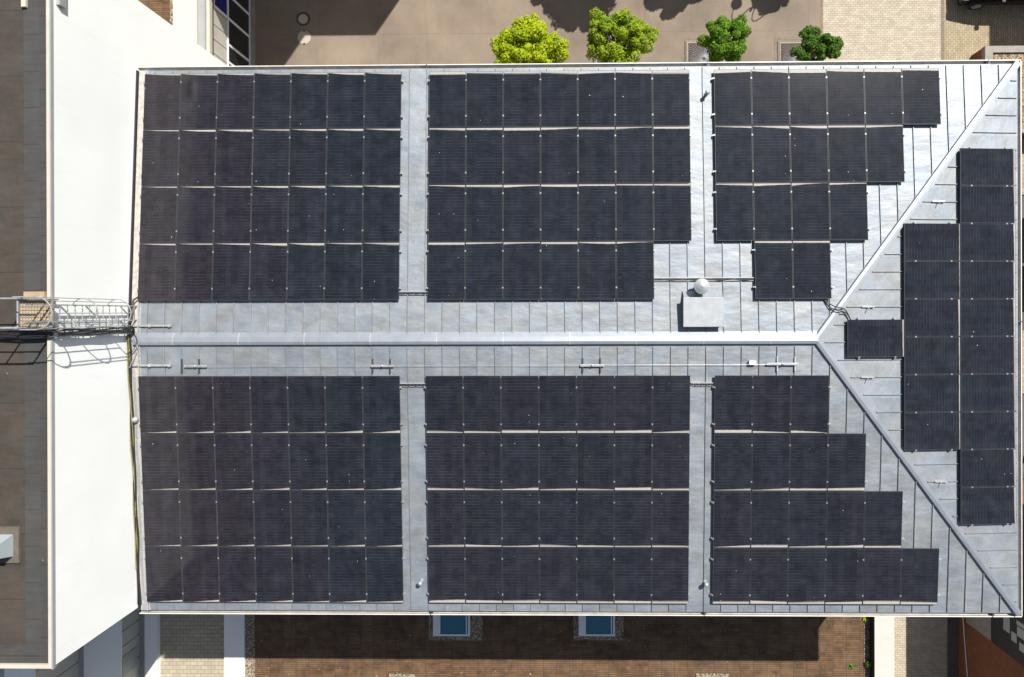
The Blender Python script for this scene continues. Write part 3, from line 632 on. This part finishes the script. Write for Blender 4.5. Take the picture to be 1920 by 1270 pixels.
tag(MB().tube([at(246, 636, .1), at(253, 639, .14), at(258, 652, .12), at(250, 672, .1), at(246, 682, .1), at(243, 690, .1)], .012, 6).build('earth_wire', 'galv'), 'thin loose earthing wire at the ridge end beside the wall', 'wire')

# ------------------------------------------------------------------ low block with the brown roof
lowb = empty('low_building', (1, -12, GZ), 'low flat-roofed block with weathered brown roof mats beside the solar building', 'building')
lx0, lx1 = at(460, 1200, TZ).x, at(1628, 1200, TZ).x; lx2, lx3 = at(1640, 1200, TZ + .45).x, at(1677, 1200, TZ + .45).x
gx0 = at(478, 1200, TZ).x; gx1 = at(1620, 1200, TZ).x; YB = -YE + .42
px_l = at(420, 1200, TZ + .12).x
LS = -26
g = MB(); g.box(px_l, lx3 - .02, LS, YB, GZ - .05, TZ - .05); g.build('wall', 'greywall', lowb)
g = MB(); g.box(gx0, gx1, LS, YB, TZ - .06, TZ); g.build('roof', 'tiles', lowb)
for p_, q_ in ((lx0, gx0), (gx1, lx2 - .012)): g = MB(); g.box(p_, q_, LS, YB, TZ - .06, TZ + .02); g.build('gravel_strip', 'gravel', lowb)
g = MB(); g.box(lx2 - .012, lx2 - .002, LS, YB, TZ - .06, TZ + .44); g.build('parapet_dark_face', 'black', lowb)  # thin black sheet that darkens the inner face of the parapet
g = MB(); g.box(px_l, lx0, LS, YB, TZ - .06, TZ + .12); g.build('parapet', 'white', lowb)
g = MB(); g.box(lx2, lx3, LS, YB, TZ - .06, TZ + .45); g.build('parapet', 'paleparapet', lowb)
def skyl(x0, x1, yb, gx0_, gx1_, gyb, label):
    a = at(x0, yb, TZ + .28); b = at(x1, yb, TZ + .28); ga, gb = at(gx0_, gyb, TZ), at(gx1_, gyb, TZ)
    gp = MB(); gp.box(ga.x, gb.x, ga.y, ga.y + 2.3, TZ - .02, TZ + .035); tag(gp.build('gravel_bed', 'gravel'), 'gravel bed around the ' + label, 'gravel bed', 'gravel beds on the brown roof')
    e = empty('flat_skylight', (a.x, a.y, TZ), label, 'skylight', 'flat skylights on the brown roof')
    y0, y1 = a.y, a.y + 1.45; z0, z1 = TZ + .036, TZ + .28
    g = MB(); g.box(a.x + .02, b.x - .02, y0 + .02, y1 - .02, z0, z1 - .06); g.build('kerb', 'whiteframe', e)
    f = .075; lw = .30
    g = MB(); g.box(a.x, a.x + lw, y0, y1, z1 - .06, z1); g.box(b.x - f, b.x, y0, y1, z1 - .06, z1); g.box(a.x + lw, b.x - f, y0, y0 + f, z1 - .06, z1); g.box(a.x + lw, b.x - f, y1 - f, y1, z1 - .06, z1); g.box(b.x - f - .09, b.x - f - .05, y0 + f, y1 - f, z1 - .06, z1 - .01); g.build('frame', 'whiteframe', e)
    g = MB(); g.box(a.x + lw, b.x - f, y0 + f, y1 - f, z1 - .059, z1 - .03); g.build('pane', 'teal', e)
skyl(812, 881, 1193, 804, 905, 1200, 'teal skylight nearer the white wall'); skyl(1085, 1153, 1193, 1075, 1169, 1200, 'teal skylight farther from the white wall')
for x0, x1, lb in ((730, 779, 'gravel patch at the picture edge, nearer the white wall'), (1305, 1366, 'gravel patch at the picture edge, nearer the alley')):
    a, b = at(x0, 1263, TZ), at(x1, 1263, TZ); tag(MB().box(a.x, b.x, a.y - 1.1, a.y, TZ - .02, TZ + .05).build('gravel_bed', 'gravel'), lb, 'gravel bed', 'gravel beds on the brown roof')
def weed(P, r, label, mat='leaf3', n=70, h=.25):
    g = MB()
    for i in range(n):
        a = random.random() * 2 * PI; q = r * math.sqrt(random.random()); z = random.random() * h * (1 - q / r * .6)
        c = P + Vector((q * math.cos(a), q * math.sin(a), z)); s_ = random.uniform(.03, .07); d = Vector((math.cos(a), math.sin(a), random.uniform(-.2, .5))) * s_; e = Vector((-d.y, d.x, random.uniform(-.02, .02))) * .6
        g.poly([c - d, c + e, c + d, c - e])
    for i in range(6):
        a = random.random() * 2 * PI; g.tube([P + Vector((0, 0, -.02)), P + Vector((r * .5 * math.cos(a), r * .5 * math.sin(a), h * .6))], .006, 4)
    tag(g.build('weed', mat), label, 'weed', 'weeds on the brown roof')
weed(at(1630, 1243, TZ + .05), .17, 'bright green weed growing from the gravel strip beside the pale parapet'); weed(at(1597, 1250, TZ), .09, 'small weed among the brown mats close to the gravel strip', n=30, h=.12); weed(at(1622, 1162, TZ + .03), .08, 'tiny moss tuft in the gravel strip close to the eaves', 'leaf1', 24, .08)
mo = MB()
for i in range(260):
    P = at(random.uniform(482, 1615), random.uniform(1150, 1290), TZ + .002); s_ = random.uniform(.012, .035) * (1.8 if random.random() < .06 else 1); k = random.randint(4, 6); a0 = random.random() * 6
    ring = [P + Vector((s_ * math.cos(a0 + 2 * PI * j / k) * random.uniform(.5, 1.2), s_ * math.sin(a0 + 2 * PI * j / k), 0)) for j in range(k)]
    mo.hexa(ring, [P + (q - P) * .6 + Vector((0, 0, .015)) for q in ring])
stuff(tag(mo.build('leaf_litter', mat_leaf('litter', (.20, .17, .03), (.30, .24, .12), (.46, .40, .28))), 'scattered bits of moss and leaf litter on the brown roof', 'litter'))

# terrace and stepped annex beside the tall building
PVZ = TZ - .10
ax1 = at(294, 1200, PVZ + .25).x; ax0 = at(271, 1200, PVZ + .25).x
structure(MB().box(ax1 - .1, px_l, -30, YB, GZ - .03, PVZ).build('terrace_paving', 'pavers3'))
an = empty('stepped_annex', (-17, -14, GZ), 'stepped annex with grey panel facades below the tall white building', 'building')
g = MB(); g.box(ax0, ax1, -30, YS - .1, GZ, PVZ + .25); g.build('plinth', 'white', an)
X2 = at(262, 1200, PVZ + .15).x; z2 = atX(225, 1200, X2).z
g = MB(); g.box(X2, ax0, -30, YS - .1, GZ, PVZ + .15); g.build('ledge', 'fascia', an)
X1 = at(147, 1240, z2).x; z1 = atX(62, 1255, X1).z
g = MB(); g.box(-24, X2, -30, YS - .1, GZ, z2 - .06); g.build('wall', 'facade', an)
g = MB(); g.box(at(157, 1240, z2).x, X2 + .05, -30, YS - .1, z2 - .06, z2); g.build('parapet', 'white', an); g = MB(); g.box(X1, at(157, 1240, z2).x, -30, YS - .1, z2 - .06, z2 - .02); g.build('ledge', 'fascia', an)
g = MB(); g.box(-26, X1, -30, YS - .1, z2 - .06, z1 - .06); g.build('wall', 'facade', an)
g = MB(); g.box(at(8, 1258, z1).x, X1 + .05, -30, YS - .1, z1 - .06, z1); g.build('parapet', 'white', an)
g = MB(); g.box(-26, at(8, 1258, z1).x, -30, YS - .1, z1 - .06, z1 - .03); g.build('ledge', 'fascia', an)
for X, zz0, zz1, pts in ((X2, PVZ + .15, z2 - .06, ((226, 1187), (226, 1216), (226, 1259))), (X1, z2, z1 - .06, ((100, 1275), (62, 1262)))):
    for j, (px, py) in enumerate(pts):
        y = atX(px, py, X).y; g = MB(); g.box(X, X + .006, y - .012, y + .012, zz0, zz1); g.build('panel_joint', 'facadeline', an)
yv = atX(245, 1216, X2).y
ww = MB(); ww.box(X2, X2 + .03, yv - .92, yv - .10, PVZ + .40, z2 - .14); ww.build('vent_flap', 'fascia', an, bevel=.006)

# annex to the north with gravel-edged brown roof and windows
FX = at(474, 60, GZ).x; zF = atX(398, 40, FX).z
na = empty('corner_annex', (-16, 15, GZ), 'low annex with glazed street front at the far corner of the white wall', 'building')
NY0, NY1 = YS, 16.5
g = MB(); g.box(-26, FX, YN - 4, NY1, GZ - .05, zF); g.build('wall', 'facade', na)
RZ = zF + .35
r1, r2, r3 = at(319, 20, RZ).x, at(331, 20, RZ).x, at(369, 40, RZ + .25).x
g = MB(); g.box(-26, r1, YN + .003, NY1, zF, RZ); g.build('roof', 'tiles', na)
g = MB(); g.box(r1, r2, YN + .003, NY1, zF, RZ + .02); g.build('gravel_strip', 'gravel', na)
g = MB(); g.box(r2, r3, YN + .003, NY1, zF, RZ + .25); g.box(r2, r3, YN - 4, YN + .003, zF, RZ + .25); g.build('parapet', 'paleparapet', na)
q1 = at(384, 40, RZ + .08).x; q2 = at(393, 40, RZ - .05).x
g = MB(); g.box(r3, q1, YN - 4, NY1, zF, RZ + .08); g.build('ledge', 'fascia', na); g = MB(); g.box(q1, q2, YN - 4, NY1, zF, RZ - .05); g.build('eaves_strip', 'cream', na); g = MB(); g.box(q2, FX + .03, YN - 4, NY1, zF, zF + .08); g.build('eaves_strip', 'fascia', na)
zw1, zw0 = atX(426, 60, FX).z, atX(467, 60, FX).z
ysm = [atX(400, y_, FX).y for y_ in (100, 73, 45, 16)]
for y in ysm: g = MB(); g.box(FX, FX + .006, y - .012, y + .012, zw1, zF); g.build('panel_joint', 'facadeline', na)
g = MB(); g.box(FX, FX + .12, YN - 4, NY1, GZ - .05, zw0 - .05); g.build('plinth', 'concrete', na)
yw = [atX(426, y_, FX).y for y_ in (116, 83, 34, -10, -60)]; yw = [yw[0] - 1.2] + yw
for i, (a, b) in enumerate(zip(yw, yw[1:])):
    a, b = sorted((a, b)); f = .045
    for lo, hi, gl in ((zw0, zw1, 'glass'),) + (((zw1 + .01, zF - .06, 'blueglass' if i == 3 else 'glass'),) if i >= 3 else ()):
        e = MB(); e.box(FX, FX + .05, a, a + f, lo, hi); e.box(FX, FX + .05, b - f, b, lo, hi); e.box(FX, FX + .05, a + f, b - f, hi - f, hi); e.box(FX, FX + .06, a + f, b - f, lo, lo + f)
        wf = e.build('window', 'whiteframe', na); g = MB(); g.box(FX + .004, FX + .02, a + f, b - f, lo + f, hi - f); g.build('pane', gl, wf)

# ------------------------------------------------------------------ brick buildings across the alley
BX = at(1797, 1200, GZ).x
bw = empty('brick_building', (BX, -14, GZ), 'red brick building across the paved alley with a pale render panel', 'building')
bt = atX(1926, 1225, BX).z
g = MB(); g.box(BX, BX + 9, -30, -6.5, GZ - .05, bt + .1); g.build('wall', 'brick', bw)
g = MB(); g.box(BX - .02, BX + 9, -30, -6.5, bt + .101, bt + .18); g.build('coping', 'concrete', bw)
yb_ = atX(1814, 1167, BX).y; zb0, zb1 = atX(1814, 1167, BX).z, atX(1860, 1200, BX).z
g = MB(); g.box(BX - .05, BX, yb_, -6.6, zb0, zb1); g.build('render_panel', 'tan' if False else 'concrete', bw)
g = MB(); g.box(BX - .03, BX, yb_ - .02, -6.6, zb1, zb1 + .42); g.build('shutter_band', 'shutter', bw)
g = MB(); g.box(BX - .035, BX, yb_ - .02, -6.6, zb1 + .42, bt + .1); wb = g.build('window_band', 'shutter', bw)
for k_, (xa_, xb__, ya_, yb__) in enumerate(((1881, 1893, 1152, 1180), (1896, 1906, 1183, 1200), (1906, 1922, 1163, 1171), (1907, 1925, 1174, 1192), (1911, 1922, 1204, 1219))):
    p_, q_ = atX(xa_, ya_, BX - .05), atX(xb__, ya_, BX - .05); r_ = atX(xa_, yb__, BX - .05)
    g = MB(); g.box(BX - .05, BX - .036, r_.y, p_.y, p_.z, q_.z); g.build('pane', 'dome', wb)
sheetd = MB(); sheetd.box(xp1, BX - .002, -30, -6, GZ - .05, GZ + .03); structure(sheetd.build('drain_strip', 'darkasphalt'))
pts = [atX(x, y, BX - .06) for x, y in ((1803, 1140), (1808, 1210), (1814, 1285))]
tag(MB().tube([(BX - .03, p.y, p.z) for p in pts], .02, 6).build('wall_conduit', 'whiteframe'), 'thin pale conduit running along the red brick wall', 'conduit')
# small brick outbuilding with a gravel roof
AX = at(1822, 112, GZ).x; az = atX(1848, 95, AX).z; ay1 = at(1880, 87, az).y; ay0 = at(1916, 248, az).y
ob = empty('brick_outbuilding', (AX, 10, GZ), 'small brick outbuilding with a tan gravel roof at the roof corner', 'building')
g = MB(); g.box(AX, AX + 8, ay0, ay1, GZ - .05, az - .25); g.build('wall', 'brick', ob)
cx0, cx1 = AX + .02, at(1862, 100, az).x; 
g = MB(); g.box(AX - .02, cx1, ay0 - .02, ay1 + .02, az - .25, az); g.box(cx1, AX + 8, ay1 - .26, ay1 + .02, az - .25, az - .002); g.box(cx1, AX + 8, ay0 - .02, ay0 + .14, az - .25, az - .002); g.build('coping', 'concrete', ob)
g = MB(); g.box(cx1, AX + 8, ay0 + .14, ay1 - .26, az - .25, az - .09); g.build('gravel_roof', 'gravel2', ob)

# ------------------------------------------------------------------ vehicles
def car(x, y, rz, paint, label, nose=0):
    e = empty('parked_car', (x, y, GZ), label, 'car', 'parked cars'); mt = Matrix.Translation((x, y, GZ)) @ Matrix.Rotation(rz, 4, 'Z')
    # side profile (front at -x), lofted across with tumblehome
    prof = [(-2.15, .30), (-2.2, .55), (-2.05, .78), (-1.2, .93), (-.75, 1.0), (.0, 1.02), (1.3, 1.02), (1.95, .98), (2.15, .8), (2.2, .5), (2.12, .30)]
    bm = MB(); rings = []
    for wv, sc, dz in ((-.86, .95, -.0), (-.90, 1., 0.), (-.80, 1., .03), (0, 1.015, .05), (.80, 1., .03), (.90, 1., 0.), (.86, .95, 0.)):
        rings.append([bm.bm.verts.new(mt @ Vector((px * sc, wv * (1 - .12 * (abs(px) / 2.2) ** 4), pz + (dz if pz > .7 else 0)))) for px, pz in prof])
    for A, B in zip(rings, rings[1:]):
        for i in range(len(prof)): bm.bm.faces.new((A[i], A[(i + 1) % len(prof)], B[(i + 1) % len(prof)], B[i]))
    bm.bm.faces.new(rings[0]); bm.bm.faces.new(rings[-1][::-1]); body = bm.build('body', paint, e, True)
    f = lambda a, b, c: mt @ Vector((a, b, c))
    g = MB(); g.hexa([f(-.85, -.78, 1.0), f(1.9, -.78, 1.0), f(1.9, .78, 1.0), f(-.85, .78, 1.0)], [f(-.1, -.6, 1.42), f(1.35, -.6, 1.42), f(1.35, .6, 1.42), f(-.1, .6, 1.42)]); g.build('window', 'glass', e)
    g = MB(); g.hexa([f(-.12, -.61, 1.421), f(1.37, -.61, 1.421), f(1.37, .61, 1.421), f(-.12, .61, 1.421)], [f(-.02, -.55, 1.47), f(1.25, -.55, 1.47), f(1.25, .55, 1.47), f(-.02, .55, 1.47)]); g.build('roof', paint, e, bevel=.015)
    for sg in (-1, 1):
        g = MB(); g.obox(mt, -.72, -.55, sg * .88, sg * 1.06, .98, 1.1) if sg > 0 else g.obox(mt, -.72, -.55, -1.06, -.88, .98, 1.1); g.build('mirror', paint, e, bevel=.02)
        g = MB(); g.obox(mt, -2.12, -1.88, min(sg * .5, sg * .8), max(sg * .5, sg * .8), .66, .80); g.build('headlight', 'lamp', e, bevel=.03)
        for xx in (-1.35, 1.35):
            g = MB(); pts = [(xx, sg * .72), (xx, sg * .905)]
            g.tube([mt @ Vector((xx, sg * .70, .32)), mt @ Vector((xx, sg * .905, .32))], .32, 18); wh = g.build('wheel', 'tyre', e); g = MB(); g.tube([mt @ Vector((xx, sg * .9, .32)), mt @ Vector((xx, sg * .912, .32))], .2, 14); g.build('rim', 'alu', wh)
P = at(1786, 15, GZ); car(P.x + 2.2, P.y + .8, 0, 'carblack', 'black car at the picture edge on the tan paving')
P = at(1916, 432, GZ); car(P.x + 2.4, P.y, 0, 'carblue', 'dark blue car nosing out from behind the hipped roof edge')
P = at(1914, 522, GZ); car(P.x + 2.2, P.y, 0, 'carwhite', 'white car parked alongside the blue car'); P = at(1912, 965, GZ); car(P.x + 2.2, P.y, 0, 'carwhite', 'white car parked close to the brick building')

# ------------------------------------------------------------------ street: lids, grates, trees
for px, py, lb, kind in ((568.5, 36, 'round pale manhole lid set in a dark ring', 1), (570.5, 70.5, 'larger pale manhole lid without a dark ring, nearer the roof', 0)):
    P = at(px, py, GZ); e = empty('manhole_cover', P, lb, 'manhole cover', 'manhole covers in the street')
    if kind: MB().lathe(P, [(.32, 0), (.32, .006), (.31, .007)], 32).build('ring', 'ring', e); MB().lathe(P, [(.215, 0), (.215, .012), (.2, .014)], 32).build('lid', 'lid', e)
    else:
        MB().lathe(P, [(.33, 0), (.33, .004), (.32, .005)], 32).build('ring', 'border', e); MB().lathe(P, [(.30, 0), (.30, .012), (.285, .014)], 32).build('lid', 'lid', e)
        g = MB(); g.box(P.x - .05, P.x + .05, P.y + .25, P.y + .32, GZ + .006, GZ + .016); g.box(P.x - .05, P.x + .05, P.y - .32, P.y - .25, GZ + .006, GZ + .016); g.build('grip', 'ring', e)
def grate(px, py, label):
    P = at(px, py, GZ); s_ = 1.5; x0, y1 = P.x, P.y; e = empty('tree_grate', (x0 + s_ / 2, y1 - s_ / 2, GZ), label, 'tree grate', 'tree grates in the street')
    g = MB(); z0, z1 = GZ, GZ + .02
    g.box(x0, x0 + s_, y1 - .05, y1, z0, z1); g.box(x0, x0 + .05, y1 - s_, y1 - .05, z0, z1); g.box(x0 + s_ - .05, x0 + s_, y1 - s_, y1 - .05, z0, z1); g.box(x0 + .05, x0 + s_ - .05, y1 - s_, y1 - s_ + .05, z0, z1); g.build('frame', 'concrete', e)
    MB().box(x0 + .05, x0 + s_ - .05, y1 - s_ + .05, y1 - .05, z0, z0 + .004).build('pit', 'ring', e)
    g = MB(); cx, cy = x0 + s_ * .75, y1 - s_ * .5
    for i in range(44):
        a = 2 * PI * i / 44; pts = []
        for j in range(9):
            r_ = .07 + j * .18; t = a + .5 * (r_ - .2); x, y = x0 + s_ * .5 + r_ * math.cos(t), y1 - s_ * .5 + r_ * math.sin(t)
            if x0 + .05 < x < x0 + s_ - .05 and y1 - s_ + .05 < y < y1 - .05: pts.append((x, y, GZ + .014))
        if len(pts) > 1: g.tube(pts, .012, 4)
    g.build('slats', 'galv', e)
    g = MB(); g.box(x0 - .22, x0 - .12, y1 - s_ - .1, y1 + .24, GZ, GZ + .007); g.box(x0 - .12, x0 + s_ + .12, y1 + .12, y1 + .24, GZ, GZ + .007); g.build('surround', 'border', e)
    g = MB(); g.box(x0 - .12, x0 - .06, y1 - s_, y1 + .06, GZ, GZ + .005); g.build('slot', 'ring', e)
grate(1288, 79.5, 'cast tree grate half covered by the third tree from the white wall'); grate(1461.5, 80, 'cast tree grate under the darkest tree, by the pale paving'); grate(1117, 84, 'cast tree grate mostly hidden below the second tree from the white wall')
def tree(px, py, zc, rx, ry, rz, mat, label, nclump, nleaf, seed, base=None, xyz=None, leaf=.060, group='young street trees beside the roof'):
    random.seed(seed); C = at(px, py, zc) if xyz is None else Vector(xyz)
    B = Vector((C.x, C.y, GZ)) if base is None else base
    e = empty('street_tree', B, label, 'tree', group)
    tk = MB(); top = C + Vector((0, 0, -rz * .1)); mid = B.lerp(top, .5) + Vector((.05, -.04, 0))
    tk.tube([B, B.lerp(mid, .5), mid, mid.lerp(top, .6), top], [.09, .075, .065, .05, .03], 8); cl = []
    for i in range(nclump):
        # clumps fill an uneven ellipsoid, more of them at the outside
        while True:
            d = Vector((random.gauss(0, 1), random.gauss(0, 1), random.gauss(0, 1))).normalized(); q = random.uniform(.12, .95) ** .5
            if d.z > -.25: break
        lob = 1 + .16 * math.sin(3 * math.atan2(d.y, d.x) + seed) + .10 * math.sin(5 * math.atan2(d.y, d.x) + 2 * seed)
        c = C + Vector((d.x * rx * q * lob, d.y * ry * q * lob, d.z * rz * q)); cl.append((c, random.uniform(.15, .27) * min(rx, ry) ** .5 * 1.05))
    for c, r_ in cl[::2]:
        s0 = mid.lerp(top, random.random()); tk.tube([s0, s0.lerp(c, .5) + Vector((0, 0, .08)), c], [.028, .018, .008], 5)
    tk.build('trunk', 'bark', e, True)
    g = MB(); bm = g.bm
    for i in range(nleaf):
        c, r_ = cl[i % len(cl)]; d = Vector((random.gauss(0, 1), random.gauss(0, 1), random.gauss(.25, 1))).normalized(); p = c + d * r_ * random.uniform(.6, 1.05)
        s_ = leaf * random.uniform(.6, 1.25); nrm = (d + Vector((random.uniform(-.6, .6), random.uniform(-.6, .6), random.uniform(0, .9)))).normalized()
        u = nrm.cross(Vector((random.uniform(-1, 1), random.uniform(-1, 1), random.uniform(-1, 1)))).normalized(); v = nrm.cross(u)
        g.poly([p - u * s_, p - u * s_ * .2 + v * s_ * .55 - nrm * .01, p + u * s_, p - u * s_ * .2 - v * s_ * .55 - nrm * .01])
    g.build('crown', mat, e)
tree(992, 92, -7.1, 1.62, 1.15, .95, 'leaf1', 'broad yellow-green street tree, brightest of the row', 120, 22000, 3)
tree(1157, 78, -6.9, 1.38, 1.22, 1.05, 'leaf2', 'rounded green and yellow street tree next to the brightest one', 105, 19000, 7)
tree(1357, 76, -7.0, .98, 1.02, .9, 'leaf3', 'compact mid-green street tree over a cast grate', 62, 13000, 12)
tree(1532, 92, -7.1, 1.02, .72, .8, 'leaf4', 'small dark green street tree by the edge of the pale paving', 46, 11000, 21)
# trees, lamp and office block across the street, out of the picture: their shadows lie on the street
hstreet = -GZ
for i, (gx, gy, r_, zc, sd) in enumerate(((1092, -18, 1.75, -6.2, 31), (1266, -24, 1.25, -6.2, 33), (1445, -20, 1.0, -6.4, 37))):
    P = at(gx, gy, GZ); dz = zc - GZ; c = (P.x + dz * .4915 * 1., P.y + dz * .702, zc)
    tree(0, 0, zc, r_, r_ * .8, r_ * .8, 'leaf3', ['green street tree across the street, largest crown', 'green street tree across the street, middle of three', 'green street tree across the street beside the lamp'][i], int(60 * r_ + 30), 15000, sd, xyz=c, leaf=.10, group='trees across the street')
A, B = at(1379, 10, GZ), at(1444, 17, GZ); h = 4.2
ga = A + Vector((h * .4915, h * .702, h)); gb = B + Vector(((h - .1) * .4915, (h - .1) * .702, h - .1)); pm = (ga + gb) / 2
lp = empty('street_lamp', (pm.x, pm.y, GZ), 'double-armed street lamp with round heads across the street', 'street lamp')
MB().tube([(pm.x, pm.y, GZ), (pm.x, pm.y, GZ + h + .2)], .05, 10).build('pole', 'darkmetal', lp)
for q, s_ in ((ga, 1), (gb, -1)):
    pts = []
    for i in range(15):
        f = i / 14; x = q.x + (pm.x - q.x) * f; z = q.z + .1 + .75 * math.sin(PI * min(1, f * 1.15)) ** .8 - .25 * max(0, f - .6) if f < .87 else q.z + .1 - .1
        pts.append((x, q.y + (pm.y - q.y) * f, z))
    MB().tube(pts, .025, 6).build('arm', 'darkmetal', lp)
    MB().lathe(q - Vector((0, 0, .1)), [(.05, -.12), (.2, -.08), (.24, 0), (.2, .12), (.08, .2)], 20).build('lamp_head', 'lamp', lp, True)
def block(name, x0, x1, y0, y1, z1, label):
    e = empty(name, ((x0 + x1) / 2, (y0 + y1) / 2, GZ), label, 'building'); MB().box(x0, x1, y0, y1, GZ - .05, z1).build('wall', 'greywall', e)
    MB().box(x0 - .003, x1 + .003, y0 - .003, y1 + .003, z1, z1 + .12).build('coping', 'concrete', e)
    x = x0 + 1.
    while x < x1 - 1.4:
        z = GZ + 1
        while z < z1 - 1.8:
            w_ = MB().box(x, x + 1.2, y0 - .03, y0 - .003, z, z + 1.4).build('window', 'whiteframe', e); MB().box(x + .06, x + 1.14, y0 - .035, y0 - .031, z + .06, z + 1.34).build('pane', 'glass', w_); z += 3
        x += 2.2
P = at(706, 63, GZ); block('office_block', -26, P.x + 8 * .4915, P.y + 8 * .702, 34, GZ + 8, 'lower grey office block across the street')
yB = P.y + 8 * .702 + .6; Q = at(562, 82, GZ); s_ = (yB - Q.y) / .702; 
e_tower = (Q.x + s_ * .4915); block('office_tower', -26, e_tower, yB, 33.9, -6.0 + (yB - 13.3) / .702, 'taller grey office tower rising behind the lower block')
P = at(1857, 51, GZ); hb = 9; block('corner_house', P.x + hb * .4915, P.x + hb * .4915 + 12, at(1880, 88, GZ).y + hb * .702, 34, GZ + hb, 'grey corner house beyond the tan paving')
# shrub at the far edge
random.seed(5)
P = at(1917, 855, GZ); tree(0, 0, 0, .5, .7, .5, 'leaf1', 'yellow-green shrub beside the cars beyond the roof edge', 20, 1800, 41, xyz=(P.x + .2, P.y, GZ + .6), group='shrubs beside the cars')

S.cycles.max_bounces = 6; S.cycles.use_denoising = True
